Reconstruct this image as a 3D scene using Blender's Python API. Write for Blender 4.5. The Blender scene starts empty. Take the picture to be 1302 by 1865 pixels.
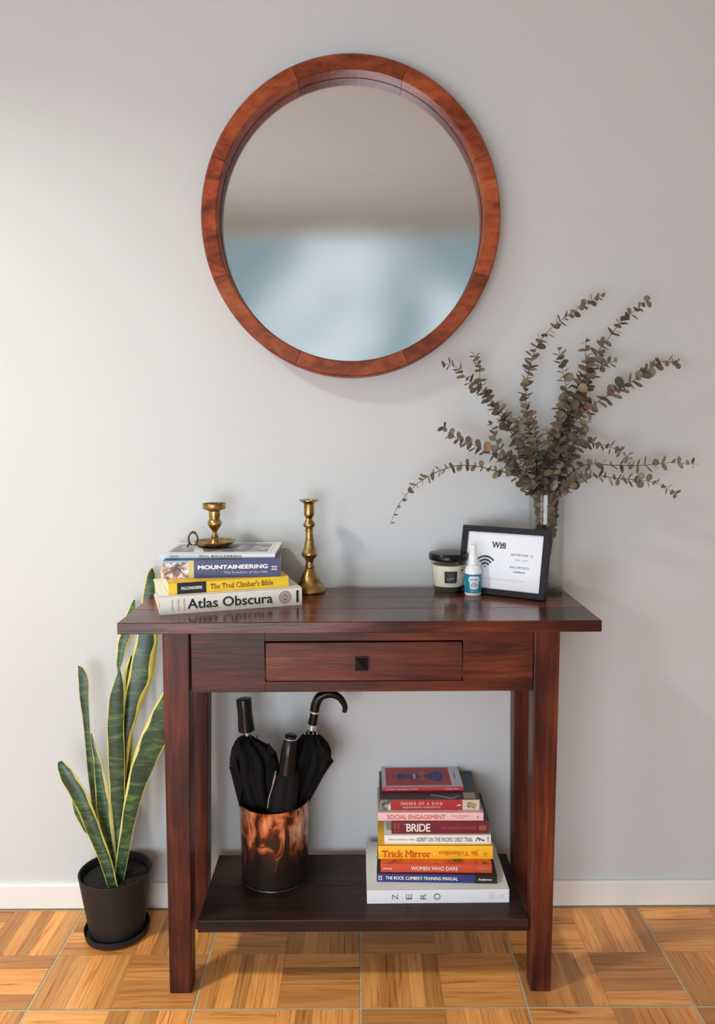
import bpy, bmesh, math, random
from mathutils import Vector, Matrix
rnd = random.Random(7)
S = bpy.context.scene
COL = S.collection
R = math.radians

# ------------------------------------------------------------------ camera
F, PX, PY, CH, CD = 1460.0, 657.0, 897.0, 1.188, 1.912
TH, RO = R(4.6), R(0.33)
_r = Vector((1, 0, 0)); _f = Vector((0, math.cos(TH), -math.sin(TH))); _u = _r.cross(_f)
RGT = _r*math.cos(RO) - _u*math.sin(RO)
UPV = _r*math.sin(RO) + _u*math.cos(RO)
CAM = Vector((0, -CD, CH))
cd = bpy.data.cameras.new('camera'); cam = bpy.data.objects.new('camera', cd); COL.objects.link(cam)
cam.matrix_world = Matrix(((RGT.x, UPV.x, -_f.x, CAM.x), (RGT.y, UPV.y, -_f.y, CAM.y), (RGT.z, UPV.z, -_f.z, CAM.z), (0, 0, 0, 1)))
cd.sensor_fit = 'VERTICAL'; cd.sensor_height = 36.0; cd.sensor_width = 36.0*1302/1865
cd.lens = F/1865*36.0
cd.shift_x = -(PX-651)/1865
cd.shift_y = (PY-932.5)/1865
cd.clip_start = 0.05
S.camera = cam

def ray(px, py): return RGT*((px-PX)/F) - UPV*((py-PY)/F) + _f
def on_z(px, py, z):
    r = ray(px, py); return CAM + r*((z-CAM.z)/r.z)
def on_y(px, py, y):
    r = ray(px, py); return CAM + r*((y-CAM.y)/r.y)

# ------------------------------------------------------------------ world, lights, exposure
w = bpy.data.worlds.new('sky'); S.world = w; w.use_nodes = True
_n = w.node_tree.nodes; _l = w.node_tree.links
_tc = _n.new('ShaderNodeTexCoord'); _nz = _n.new('ShaderNodeTexNoise'); _nz.inputs['Scale'].default_value = 7.0; _nz.inputs['Detail'].default_value = 4.0
_rp = _n.new('ShaderNodeValToRGB'); _rp.color_ramp.elements[0].position = 0.45; _rp.color_ramp.elements[1].position = 0.56
_rp.color_ramp.elements[0].color = (0.28, 0.39, 0.41, 1); _rp.color_ramp.elements[1].color = (0.92, 0.97, 1.0, 1)
_l.new(_tc.outputs['Generated'], _nz.inputs['Vector']); _l.new(_nz.outputs['Fac'], _rp.inputs['Fac'])
_l.new(_rp.outputs['Color'], _n['Background'].inputs['Color'])
_n['Background'].inputs['Strength'].default_value = 1.05

def area(name, loc, target, sx, sy, power, color, spread=180):
    l = bpy.data.lights.new(name, 'AREA'); l.shape = 'RECTANGLE'; l.size = sx; l.size_y = sy
    l.energy = power; l.color = color; l.spread = R(spread)
    o = bpy.data.objects.new(name, l); COL.objects.link(o); o.location = loc
    o.rotation_euler = (Vector(target)-Vector(loc)).to_track_quat('-Z', 'Y').to_euler()
    return o
area('left_ceiling_lamp_light', (-1.42, -1.18, 2.46), (-1.42, -1.14, 0.0), 0.22, 0.22, 27, (0.97, 1.0, 0.89), 140)
area('added_overhead_fill', (1.75, -2.8, 2.46), (1.75, -2.8, 0), 0.6, 0.6, 9, (1.0, 0.96, 0.90), 120)  # fill light added for the front surfaces, kept clear of the mirror's view
area('added_side_fill', (-2.6, -2.6, 1.1), (-0.2, 0, 0.7), 1.2, 1.8, 15, (0.82, 0.90, 1.0), 150)  # added side fill in a daylight tint
area('added_low_fill', (-0.5, -3.24, 0.62), (-0.1, 0, 0.55), 2.2, 1.05, 66, (0.82, 0.90, 1.0))  # added low frontal fill below the mirror's view; rear wall has no door

S.view_settings.view_transform = 'Standard'
S.view_settings.look = 'None'
S.view_settings.gamma = 1.0
S.view_settings.use_curve_mapping = False
S.view_settings.exposure = 0.08

# ------------------------------------------------------------------ helpers
def srgb(r, g, b):
    def c(v):
        v /= 255.0
        return v/12.92 if v <= 0.04045 else ((v+0.055)/1.055)**2.4
    return (c(r), c(g), c(b), 1)

def base_mat(name):
    m = bpy.data.materials.new(name); m.use_nodes = True
    nt = m.node_tree
    return m, nt, nt.nodes['Principled BSDF']

def N(nt, typ, **kw):
    n = nt.nodes.new(typ)
    for k, v in kw.items():
        if k in n.inputs: n.inputs[k].default_value = v
        else: setattr(n, k, v)
    return n

def plain(name, col, rough=0.5, metal=0.0, noise=0.06, nscale=40, bump=0.0, spec=0.5):
    m, nt, b = base_mat(name)
    tc = N(nt, 'ShaderNodeTexCoord')
    nz = N(nt, 'ShaderNodeTexNoise', Scale=nscale, Detail=3.0)
    nt.links.new(tc.outputs['Object'], nz.inputs['Vector'])
    rp = N(nt, 'ShaderNodeValToRGB')
    rp.color_ramp.elements[0].position = 0.3; rp.color_ramp.elements[1].position = 0.7
    rp.color_ramp.elements[0].color = tuple(c*(1-noise) for c in col[:3])+(1,)
    rp.color_ramp.elements[1].color = tuple(min(1, c*(1+noise)) for c in col[:3])+(1,)
    nt.links.new(nz.outputs['Fac'], rp.inputs['Fac'])
    nt.links.new(rp.outputs['Color'], b.inputs['Base Color'])
    b.inputs['Roughness'].default_value = rough
    b.inputs['Metallic'].default_value = metal
    b.inputs['Specular IOR Level'].default_value = spec
    if bump:
        bp = N(nt, 'ShaderNodeBump', Strength=bump, Distance=0.002)
        nt.links.new(nz.outputs['Fac'], bp.inputs['Height']); nt.links.new(bp.outputs['Normal'], b.inputs['Normal'])
    return m

def wood(name, cols, axis='x', rough=0.35, spec=0.25, across=22, along=1.6, bump=0.25, pos=(0.25, 0.45, 0.6, 0.8), randamt=3.0):
    m, nt, b = base_mat(name)
    tc = N(nt, 'ShaderNodeTexCoord'); oi = N(nt, 'ShaderNodeObjectInfo')
    mul = N(nt, 'ShaderNodeMath', operation='MULTIPLY'); mul.inputs[1].default_value = randamt*7.3
    nt.links.new(oi.outputs['Random'], mul.inputs[0])
    add = N(nt, 'ShaderNodeVectorMath', operation='ADD')
    nt.links.new(tc.outputs['Object'], add.inputs[0]); nt.links.new(mul.outputs[0], add.inputs[1])
    mp = N(nt, 'ShaderNodeMapping')
    sc = [across]*3; sc['xyz'.index(axis)] = along
    mp.inputs['Scale'].default_value = sc
    nt.links.new(add.outputs[0], mp.inputs['Vector'])
    n1 = N(nt, 'ShaderNodeTexNoise', Scale=1.0, Detail=6.0, Roughness=0.62, Distortion=1.2)
    nt.links.new(mp.outputs[0], n1.inputs['Vector'])
    n2 = N(nt, 'ShaderNodeTexNoise', Scale=5.0, Detail=3.0, Roughness=0.7)
    nt.links.new(mp.outputs[0], n2.inputs['Vector'])
    big = N(nt, 'ShaderNodeTexNoise', Scale=4.5, Detail=2.0)
    nt.links.new(add.outputs[0], big.inputs['Vector'])
    mx = N(nt, 'ShaderNodeMix', data_type='FLOAT'); mx.inputs[0].default_value = 0.3
    nt.links.new(n1.outputs['Fac'], mx.inputs[2]); nt.links.new(n2.outputs['Fac'], mx.inputs[3])
    mx2 = N(nt, 'ShaderNodeMix', data_type='FLOAT'); mx2.inputs[0].default_value = 0.35
    nt.links.new(mx.outputs[0], mx2.inputs[2]); nt.links.new(big.outputs['Fac'], mx2.inputs[3])
    rp = N(nt, 'ShaderNodeValToRGB')
    el = rp.color_ramp.elements
    el[0].position = pos[0]; el[0].color = cols[0]; el[1].position = pos[-1]; el[1].color = cols[-1]
    for p, c in list(zip(pos, cols))[1:-1]:
        e = el.new(p); e.color = c
    nt.links.new(mx2.outputs[0], rp.inputs['Fac'])
    nt.links.new(rp.outputs['Color'], b.inputs['Base Color'])
    b.inputs['Roughness'].default_value = rough
    b.inputs['Specular IOR Level'].default_value = spec
    bp = N(nt, 'ShaderNodeBump', Strength=bump, Distance=0.0015)
    nt.links.new(n2.outputs['Fac'], bp.inputs['Height']); nt.links.new(bp.outputs['Normal'], b.inputs['Normal'])
    return m

TW = [srgb(34, 16, 13), srgb(66, 30, 22), srgb(104, 48, 31), srgb(158, 86, 50)]
TP = (0.35, 0.465, 0.565, 0.70)
M = {}
M['wood_x'] = wood('mahogany_grain_across', TW, 'x', pos=TP, rough=0.33)
M['wood_z'] = wood('mahogany_grain_upright', TW, 'z', pos=TP, rough=0.36)
M['wood_top'] = wood('polished_mahogany_top', TW, 'x', pos=TP, rough=0.2, bump=0.12, spec=0.35)
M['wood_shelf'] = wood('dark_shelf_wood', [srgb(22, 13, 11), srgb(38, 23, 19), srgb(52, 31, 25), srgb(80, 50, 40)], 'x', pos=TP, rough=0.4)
def ringwood(i, k):
    c = [srgb(66*k, 28*k, 15*k), srgb(128*k, 58*k, 31*k), srgb(164*k, 82*k, 46*k), srgb(196*k, 114*k, 68*k)]
    return wood('mirror_ring_wood_%d' % i, c, 'x', pos=TP, rough=0.42, across=18, along=9)
RW = [ringwood(0, 1.0), ringwood(1, 0.86), ringwood(2, 1.08)]
M['ring_dark'] = wood('mirror_inner_side_wood', [srgb(30, 18, 14), srgb(48, 30, 24), srgb(62, 40, 30), srgb(80, 52, 40)], 'x', pos=TP)
M['wall'] = plain('painted_wall', srgb(202, 206, 208), 0.75, noise=0.012, nscale=3, bump=0.0)
M['ceiling'] = plain('ceiling_paint', srgb(205, 202, 196), 0.9, noise=0.01)
M['skirt'] = plain('white_gloss_paint', srgb(232, 231, 226), 0.35, noise=0.02, nscale=8)
M['grout'] = plain('sanded_grout', srgb(196, 182, 150), 0.9, noise=0.12, nscale=90)
M['tilejoint'] = plain('tile_joint_print', srgb(140, 88, 42), 0.5)
M['black_iron'] = plain('black_iron', srgb(38, 37, 37), 0.3, 0.4)
M['void'] = plain('dark_gap', srgb(10, 6, 5), 0.9)
M['pot'] = plain('matte_black_pot', srgb(24, 22, 23), 0.62, noise=0.1)
M['soil'] = plain('dark_potting_soil', srgb(26, 22, 20), 0.95, noise=0.6, nscale=140, bump=1.0)
M['paper'] = plain('cream_pages', srgb(228, 218, 196), 0.9, noise=0.05, nscale=300)
M['white_cover'] = plain('white_cover', srgb(232, 231, 228), 0.45, noise=0.015)
M['ink'] = plain('black_ink', srgb(28, 26, 28), 0.6)
M['grey_ink'] = plain('grey_ink', srgb(110, 112, 118), 0.6)
M['pale_ink'] = plain('pale_ink', srgb(186, 188, 196), 0.6)
M['white_ink'] = plain('white_ink', srgb(238, 236, 232), 0.6)
M['plastic_white'] = plain('white_plastic', srgb(238, 238, 240), 0.3, noise=0.01)
M['frame_black'] = plain('black_frame_paint', srgb(26, 27, 34), 0.5, spec=0.25)
M['black_plastic'] = plain('black_plastic', srgb(12, 12, 14), 0.26, spec=0.3)
M['chrome'] = plain('chrome', srgb(215, 215, 220), 0.18, 0.6, noise=0.01)
M['cloth'] = plain('black_umbrella_cloth', srgb(13, 13, 15), 0.8, noise=0.15, nscale=400, spec=0.25)
M['wax'] = plain('cream_wax', srgb(246, 236, 216), 0.5, noise=0.02)

def brass():
    m, nt, b = base_mat('aged_brass')
    tc = N(nt, 'ShaderNodeTexCoord')
    nz = N(nt, 'ShaderNodeTexNoise', Scale=60.0, Detail=5.0); nt.links.new(tc.outputs['Object'], nz.inputs['Vector'])
    rp = N(nt, 'ShaderNodeValToRGB'); rp.color_ramp.elements[0].color = srgb(110, 84, 46); rp.color_ramp.elements[1].color = srgb(196, 164, 104)
    rp.color_ramp.elements[0].position = 0.3; rp.color_ramp.elements[1].position = 0.65
    nt.links.new(nz.outputs['Fac'], rp.inputs['Fac']); nt.links.new(rp.outputs[0], b.inputs['Base Color'])
    b.inputs['Metallic'].default_value = 1.0
    r2 = N(nt, 'ShaderNodeMapRange'); r2.inputs['To Min'].default_value = 0.2; r2.inputs['To Max'].default_value = 0.42
    nt.links.new(nz.outputs['Fac'], r2.inputs['Value']); nt.links.new(r2.outputs[0], b.inputs['Roughness'])
    return m
M['brass'] = brass()
M['dark_brass'] = plain('tarnished_brass', srgb(92, 74, 50), 0.4, 0.9, noise=0.3, nscale=80)

def copper():
    m, nt, b = base_mat('patinated_copper')
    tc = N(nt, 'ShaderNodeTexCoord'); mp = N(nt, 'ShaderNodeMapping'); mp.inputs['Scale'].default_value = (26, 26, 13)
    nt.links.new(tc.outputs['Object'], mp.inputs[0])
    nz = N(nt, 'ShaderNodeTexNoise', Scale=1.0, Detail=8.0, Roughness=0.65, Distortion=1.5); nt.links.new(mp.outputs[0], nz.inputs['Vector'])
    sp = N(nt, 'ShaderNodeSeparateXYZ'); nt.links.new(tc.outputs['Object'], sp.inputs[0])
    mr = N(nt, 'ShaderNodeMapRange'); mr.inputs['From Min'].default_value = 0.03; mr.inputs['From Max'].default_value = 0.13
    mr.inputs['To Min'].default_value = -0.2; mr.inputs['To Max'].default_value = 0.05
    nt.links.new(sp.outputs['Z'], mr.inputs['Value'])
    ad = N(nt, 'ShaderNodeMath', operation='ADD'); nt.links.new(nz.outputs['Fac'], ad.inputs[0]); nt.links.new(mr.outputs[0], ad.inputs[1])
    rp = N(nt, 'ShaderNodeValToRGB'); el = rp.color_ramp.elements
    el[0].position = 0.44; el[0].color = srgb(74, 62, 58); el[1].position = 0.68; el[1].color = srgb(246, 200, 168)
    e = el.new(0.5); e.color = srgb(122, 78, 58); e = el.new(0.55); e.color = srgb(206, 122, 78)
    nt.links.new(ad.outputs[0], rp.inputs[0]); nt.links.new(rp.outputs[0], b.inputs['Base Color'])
    b.inputs['Metallic'].default_value = 0.8
    b.inputs['Roughness'].default_value = 0.27
    bp = N(nt, 'ShaderNodeBump', Strength=0.3, Distance=0.002); nt.links.new(nz.outputs['Fac'], bp.inputs['Height']); nt.links.new(bp.outputs[0], b.inputs['Normal'])
    return m
M['copper'] = copper()

def glass(name, tint=(0.97, 0.98, 0.975), edge=(0.88, 0.90, 0.89)):
    m = bpy.data.materials.new(name); m.use_nodes = True; nt = m.node_tree; nt.nodes.clear()
    o = N(nt, 'ShaderNodeOutputMaterial'); mixs = N(nt, 'ShaderNodeMixShader')
    tr = N(nt, 'ShaderNodeBsdfTransparent'); gl = N(nt, 'ShaderNodeBsdfGlossy', Roughness=0.03)
    lw = N(nt, 'ShaderNodeLayerWeight', Blend=0.25)
    mc = N(nt, 'ShaderNodeMix', data_type='RGBA'); mc.inputs[6].default_value = tint+(1,); mc.inputs[7].default_value = edge+(1,)
    nt.links.new(lw.outputs['Facing'], mc.inputs[0]); nt.links.new(mc.outputs[2], tr.inputs[0])
    pw = N(nt, 'ShaderNodeMath', operation='POWER'); pw.inputs[1].default_value = 4.0
    lw2 = N(nt, 'ShaderNodeLayerWeight', Blend=0.5); nt.links.new(lw2.outputs['Facing'], pw.inputs[0])
    fr = N(nt, 'ShaderNodeMath', operation='MULTIPLY_ADD'); fr.inputs[1].default_value = 0.45; fr.inputs[2].default_value = 0.03
    nt.links.new(pw.outputs[0], fr.inputs[0]); nt.links.new(fr.outputs[0], mixs.inputs[0]); nt.links.new(tr.outputs[0], mixs.inputs[1]); nt.links.new(gl.outputs[0], mixs.inputs[2])
    nt.links.new(mixs.outputs[0], o.inputs[0])
    return m
M['glass'] = glass('clear_glass')
M['glass_base'] = glass('thick_glass_base', (0.78, 0.84, 0.81), (0.5, 0.6, 0.56))
M['pane'] = glass('window_glass', (0.97, 0.98, 0.98), (0.9, 0.93, 0.93))

def mirror_mat():
    m, nt, b = base_mat('smeared_mirror_glass')
    tc = N(nt, 'ShaderNodeTexCoord'); nz = N(nt, 'ShaderNodeTexNoise', Scale=6.0, Detail=4.0); nt.links.new(tc.outputs['Object'], nz.inputs['Vector'])
    mr = N(nt, 'ShaderNodeMapRange'); mr.inputs['To Min'].default_value = 0.07; mr.inputs['To Max'].default_value = 0.14
    nt.links.new(nz.outputs['Fac'], mr.inputs['Value']); nt.links.new(mr.outputs[0], b.inputs['Roughness'])
    b.inputs['Base Color'].default_value = (0.68, 0.72, 0.76, 1); b.inputs['Metallic'].default_value = 1.0
    return m
M['mirror'] = mirror_mat()

# floor strips: every strip face carries its own tone; grain runs along the strip
def parquet(axis):
    m, nt, b = base_mat('parquet_strip_grain_'+axis)
    tc = N(nt, 'ShaderNodeTexCoord'); at = N(nt, 'ShaderNodeAttribute', attribute_name='tone')
    oi = N(nt, 'ShaderNodeObjectInfo')
    off = N(nt, 'ShaderNodeMath', operation='ADD'); nt.links.new(at.outputs['Fac'], off.inputs[0]); nt.links.new(oi.outputs['Random'], off.inputs[1])
    mul = N(nt, 'ShaderNodeMath', operation='MULTIPLY'); mul.inputs[1].default_value = 31.0; nt.links.new(off.outputs[0], mul.inputs[0])
    add = N(nt, 'ShaderNodeVectorMath', operation='ADD'); nt.links.new(tc.outputs['Object'], add.inputs[0]); nt.links.new(mul.outputs[0], add.inputs[1])
    mp = N(nt, 'ShaderNodeMapping'); mp.inputs['Scale'].default_value = (4, 75, 4) if axis == 'x' else (75, 4, 4)
    nt.links.new(add.outputs[0], mp.inputs[0])
    nz = N(nt, 'ShaderNodeTexNoise', Scale=1.0, Detail=4.0, Roughness=0.55, Distortion=1.6); nt.links.new(mp.outputs[0], nz.inputs['Vector'])
    rp = N(nt, 'ShaderNodeValToRGB'); el = rp.color_ramp.elements
    el[0].position = 0.30; el[0].color = srgb(192, 108, 54); el[1].position = 0.62; el[1].color = srgb(248, 180, 108)
    e = el.new(0.42); e.color = srgb(236, 157, 88)
    nt.links.new(nz.outputs['Fac'], rp.inputs[0])
    fr = N(nt, 'ShaderNodeMath', operation='FRACT'); nt.links.new(off.outputs[0], fr.inputs[0])
    tone = N(nt, 'ShaderNodeMapRange'); tone.inputs['To Min'].default_value = 0.55; tone.inputs['To Max'].default_value = 1.08
    nt.links.new(fr.outputs[0], tone.inputs['Value'])
    hs = N(nt, 'ShaderNodeHueSaturation', Saturation=1.02); nt.links.new(tone.outputs[0], hs.inputs['Value']); nt.links.new(rp.outputs[0], hs.inputs['Color'])
    nt.links.new(hs.outputs[0], b.inputs['Base Color'])
    b.inputs['Roughness'].default_value = 0.3
    return m
M['strip_x'] = parquet('x'); M['strip_y'] = parquet('y')

def link(name, me, parent=None):
    o = bpy.data.objects.new(name, me); COL.objects.link(o)
    if parent is not None: o.parent = parent
    return o
def tag(o, label=None, cat=None, group=None, kind=None):
    if label: o['label'] = label
    if cat: o['category'] = cat
    if group: o['group'] = group
    if kind: o['kind'] = kind
    return o
def empty(name, loc, label=None, cat=None, group=None, rz=0, kind=None):
    o = bpy.data.objects.new(name, None); o.empty_display_size = 0.03; COL.objects.link(o)
    o.location = loc; o.rotation_euler = (0, 0, rz)
    return tag(o, label, cat, group, kind)
def build(name, bm, mat, parent=None, smooth=False, recalc=True):
    if recalc: bmesh.ops.recalc_face_normals(bm, faces=bm.faces)
    me = bpy.data.meshes.new(name); bm.to_mesh(me); bm.free()
    for m in (mat if isinstance(mat, (list, tuple)) else [mat]): me.materials.append(m)
    if smooth:
        for p in me.polygons: p.use_smooth = True
    return link(name, me, parent)
def add_box(bm, lo, hi, bevel=0, mat=0):
    ret = bmesh.ops.create_cube(bm, size=1)
    vs = ret['verts']
    for v in vs:
        v.co = Vector([(lo[i]+hi[i])/2 + v.co[i]*(hi[i]-lo[i]) for i in range(3)])
    fs = set(f for v in vs for f in v.link_faces)
    for f in fs: f.material_index = mat
    if bevel:
        es = set(e for v in vs for e in v.link_edges)
        bmesh.ops.bevel(bm, geom=list(es), offset=bevel, segments=2, affect='EDGES', profile=0.5)
def box(name, lo, hi, mat, parent=None, bevel=0):
    bm = bmesh.new(); add_box(bm, lo, hi, bevel); return build(name, bm, mat, parent)
def hexa(name, bottom, top, mat, parent=None, bevel=0):
    """four bottom corners and four top corners"""
    bm = bmesh.new(); v = [bm.verts.new(p) for p in list(bottom)+list(top)]
    for f in ((3, 2, 1, 0), (4, 5, 6, 7), (0, 1, 5, 4), (1, 2, 6, 5), (2, 3, 7, 6), (3, 0, 4, 7)): bm.faces.new([v[i] for i in f])
    if bevel: bmesh.ops.bevel(bm, geom=list(bm.edges), offset=bevel, segments=2, affect='EDGES', profile=0.5)
    return build(name, bm, mat, parent)
def add_lathe(bm, prof, seg=40, c=(0, 0, 0), rfun=None, mat=0, close=False):
    rings = []
    for r, z in prof:
        if r < 1e-6: rings.append([bm.verts.new((c[0], c[1], c[2]+z))]); continue
        rings.append([bm.verts.new((c[0]+r*(rfun(a, z) if rfun else 1)*math.cos(a), c[1]+r*(rfun(a, z) if rfun else 1)*math.sin(a), c[2]+z)) for a in [2*math.pi*i/seg for i in range(seg)]])
    for A, B in zip(rings, rings[1:]):
        for i in range(seg):
            j = (i+1) % seg
            if len(A) == 1 and len(B) == 1: continue
            if len(A) == 1: f = bm.faces.new((A[0], B[i], B[j]))
            elif len(B) == 1: f = bm.faces.new((A[i], A[j], B[0]))
            else: f = bm.faces.new((A[i], A[j], B[j], B[i]))
            f.material_index = mat
def lathe(name, prof, mat, parent=None, seg=40, c=(0, 0, 0), smooth=True, rfun=None):
    bm = bmesh.new(); add_lathe(bm, prof, seg, c, rfun)
    o = build(name, bm, mat, parent, smooth)
    try: o.data.set_sharp_from_angle(angle=R(40))
    except Exception: pass
    return o
def add_tube(bm, pts, rad, seg=8, cap=True, mat=0):
    pts = [Vector(p) for p in pts]; n = len(pts)
    rad = rad if isinstance(rad, (list, tuple)) else [rad]*n
    rings = []; prev = None
    for i, p in enumerate(pts):
        t = (pts[min(i+1, n-1)]-pts[max(i-1, 0)]).normalized()
        if prev is None:
            a = Vector((0, 0, 1)) if abs(t.z) < 0.9 else Vector((1, 0, 0))
            u = t.cross(a).normalized()
        else: u = (prev - t*prev.dot(t)).normalized()
        prev = u; v = t.cross(u)
        rings.append([bm.verts.new(p+(u*math.cos(2*math.pi*k/seg)+v*math.sin(2*math.pi*k/seg))*rad[i]) for k in range(seg)])
    for A, B in zip(rings, rings[1:]):
        for k in range(seg):
            f = bm.faces.new((A[k], A[(k+1) % seg], B[(k+1) % seg], B[k])); f.material_index = mat
    if cap:
        bm.faces.new(rings[0][::-1]).material_index = mat; bm.faces.new(rings[-1]).material_index = mat
def tube(name, pts, rad, mat, parent=None, seg=10, smooth=True):
    bm = bmesh.new(); add_tube(bm, pts, rad, seg)
    o = build(name, bm, mat, parent, smooth)
    try: o.data.set_sharp_from_angle(angle=R(50))
    except Exception: pass
    return o
def spline(pts, n):
    pts = [Vector(p) for p in pts]; out = []
    P = [2*pts[0]-pts[1]]+pts+[2*pts[-1]-pts[-2]]
    for i in range(1, len(P)-2):
        for k in range(n):
            t = k/n; a, b, c, d = P[i-1], P[i], P[i+1], P[i+2]
            out.append(0.5*((2*b)+(c-a)*t+(2*a-5*b+4*c-d)*t*t+(3*b-a-3*c+d)*t**3))
    out.append(pts[-1]); return out

# ------------------------------------------------------------------ lettering
def glyphs(text, bold=0.0, serif=False, spacing=1.0):
    cu = bpy.data.curves.new('lettering_curve', 'FONT'); cu.body = text; cu.size = 1.0
    cu.resolution_u = 3; cu.space_character = spacing
    o = bpy.data.objects.new('lettering_curve', cu); COL.objects.link(o)
    dg = bpy.context.evaluated_depsgraph_get(); dg.update()
    me = bpy.data.meshes.new_from_object(o.evaluated_get(dg))
    vs = [(v.co.x, v.co.y) for v in me.vertices]; fs = [tuple(p.vertices) for p in me.polygons]
    if serif:
        cnt = {}
        for p in me.polygons:
            for k in p.edge_keys: cnt[k] = cnt.get(k, 0)+1
        ymax = max(v[1] for v in vs)
        th = 0.045
        for (a, b), c in cnt.items():
            if c != 1: continue
            (x0, y0), (x1, y1) = vs[a], vs[b]
            L = abs(x1-x0)
            if abs(y1-y0) < 0.004 and 0.05 < L < 0.24:
                m = (x0+x1)/2; h = L/2+0.065
                lo = y0 < 0.1 or (0.3 < y0 < 0.4)
                ya, yb = (y0, y0+th) if lo else (y0-th, y0)
                i = len(vs); vs += [(m-h, ya), (m+h, ya), (m+h, yb), (m-h, yb)]; fs.append((i, i+1, i+2, i+3))
    bpy.data.objects.remove(o); bpy.data.curves.remove(cu); bpy.data.meshes.remove(me)
    if bold > 0:      # heavier strokes: shifted copies
        v0, f0 = list(vs), list(fs)
        for dx, dy in ((bold, 0), (-bold, 0), (0, bold*0.8), (0, -bold*0.8)):
            k = len(vs); vs += [(x+dx, y+dy) for x, y in v0]; fs += [tuple(i+k for i in f) for f in f0]
    return vs, fs
def lettering(text, w, h, mapf, mat, parent, name='lettering', bold=0.0, serif=False, spacing=1.0, rot=0, label=None, fit='both', marks=False):
    """lettering fitted in w x h, centred on (0,0), mapped to 3-D by mapf(u, v)"""
    if marks:          # words too small to read in the photograph: tiny word-shaped marks
        vs, fs = [], []; x = 0; rr = random.Random(len(text)*7+int(w*1e4))
        for ch in text:
            if ch != ' ':
                i = len(vs); hh = rr.uniform(0.62, 1.0)
                vs += [(x, 0), (x+0.55, 0), (x+0.55, hh), (x, hh)]; fs.append((i, i+1, i+2, i+3))
            x += 0.75
    else: vs, fs = glyphs(text, bold, serif, spacing)
    x0 = min(v[0] for v in vs); x1 = max(v[0] for v in vs); y0 = min(v[1] for v in vs); y1 = max(v[1] for v in vs)
    sx = w/max(1e-6, x1-x0); sy = h/max(1e-6, y1-y0)
    bm = bmesh.new(); bv = []; per = max(1, len(vs)//5) if (bold > 0 and not marks) else len(vs)+1
    ca, sa = math.cos(R(rot)), math.sin(R(rot))
    for x, y in vs:
        u = (x-(x0+x1)/2)*sx; v = (y-(y0+y1)/2)*sy
        u, v = u*ca-v*sa, u*sa+v*ca
        p = Vector(mapf(u, v)); e_ = 1e-4
        n_ = (Vector(mapf(u+e_, v))-p).cross(Vector(mapf(u, v+e_))-p).normalized()
        bv.append(bm.verts.new(p+n_*(4e-5*(len(bv)//per))))
    for f in fs:
        try: bm.faces.new([bv[i] for i in f])
        except ValueError: pass
    o = build(name, bm, mat, parent, recalc=False)
    if label: o['label'] = label
    return o

# ------------------------------------------------------------------ room
XL, XR, YB, ZC = -2.75, 2.75, -3.3, 2.5
def struct(o): o['kind'] = 'structure'; return o
struct(box('wall_front', (XL-0.1, 0, -0.05), (XR+0.1, 0.1, ZC+0.05), M['wall']))
struct(box('wall_left', (XL-0.1, YB-0.1, -0.05), (XL, 0, ZC+0.05), M['wall']))
struct(box('wall_right', (XR, YB-0.1, -0.05), (XR+0.1, 0, ZC+0.05), M['wall']))
struct(box('ceiling', (XL-0.1, YB-0.1, ZC), (XR+0.1, 0.0, ZC+0.1), M['ceiling']))
bm = bmesh.new()
wx0, wx1, wz0, wz1 = -1.5, 1.5, 1.25, 2.47
for lo, hi in (((XL, YB-0.1, -0.05), (wx0, YB, ZC)), ((wx1, YB-0.1, -0.05), (XR, YB, ZC)), ((wx0, YB-0.1, -0.05), (wx1, YB, wz0)), ((wx0, YB-0.1, wz1), (wx1, YB, ZC))):
    add_box(bm, lo, hi)
struct(build('wall_rear', bm, M['wall']))
wn = struct(empty('window_1', (0, YB-0.05, wz0)))
bm = bmesh.new(); HW = wz1-wz0
for lo, hi in (((-1.5, -0.03, 0), (-1.44, 0.03, HW)), ((1.44, -0.03, 0), (1.5, 0.03, HW)), ((-1.44, -0.03, 0), (1.44, 0.03, 0.06)), ((-1.44, -0.03, HW-0.06), (1.44, 0.03, HW)),):
    add_box(bm, lo, hi)
build('window_frame', bm, M['skirt'], wn)
box('pane', (-1.44, -0.004, 0.06), (1.44, 0.004, HW-0.06), M['pane'], wn)
# skirting board with its top bead
bm = bmesh.new()
prof = [(0, 0.004), (0, 0.066), (-0.008, 0.066), (-0.012, 0.061), (-0.012, 0.004)]
a = [bm.verts.new((XL, y, z)) for y, z in prof]; b = [bm.verts.new((XR, y, z)) for y, z in prof]
for i in range(5): bm.faces.new((a[i], a[(i+1) % 5], b[(i+1) % 5], b[i]))
bm.faces.new(a); bm.faces.new(b)
struct(build('baseboard_front', bm, M['skirt']))

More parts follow.
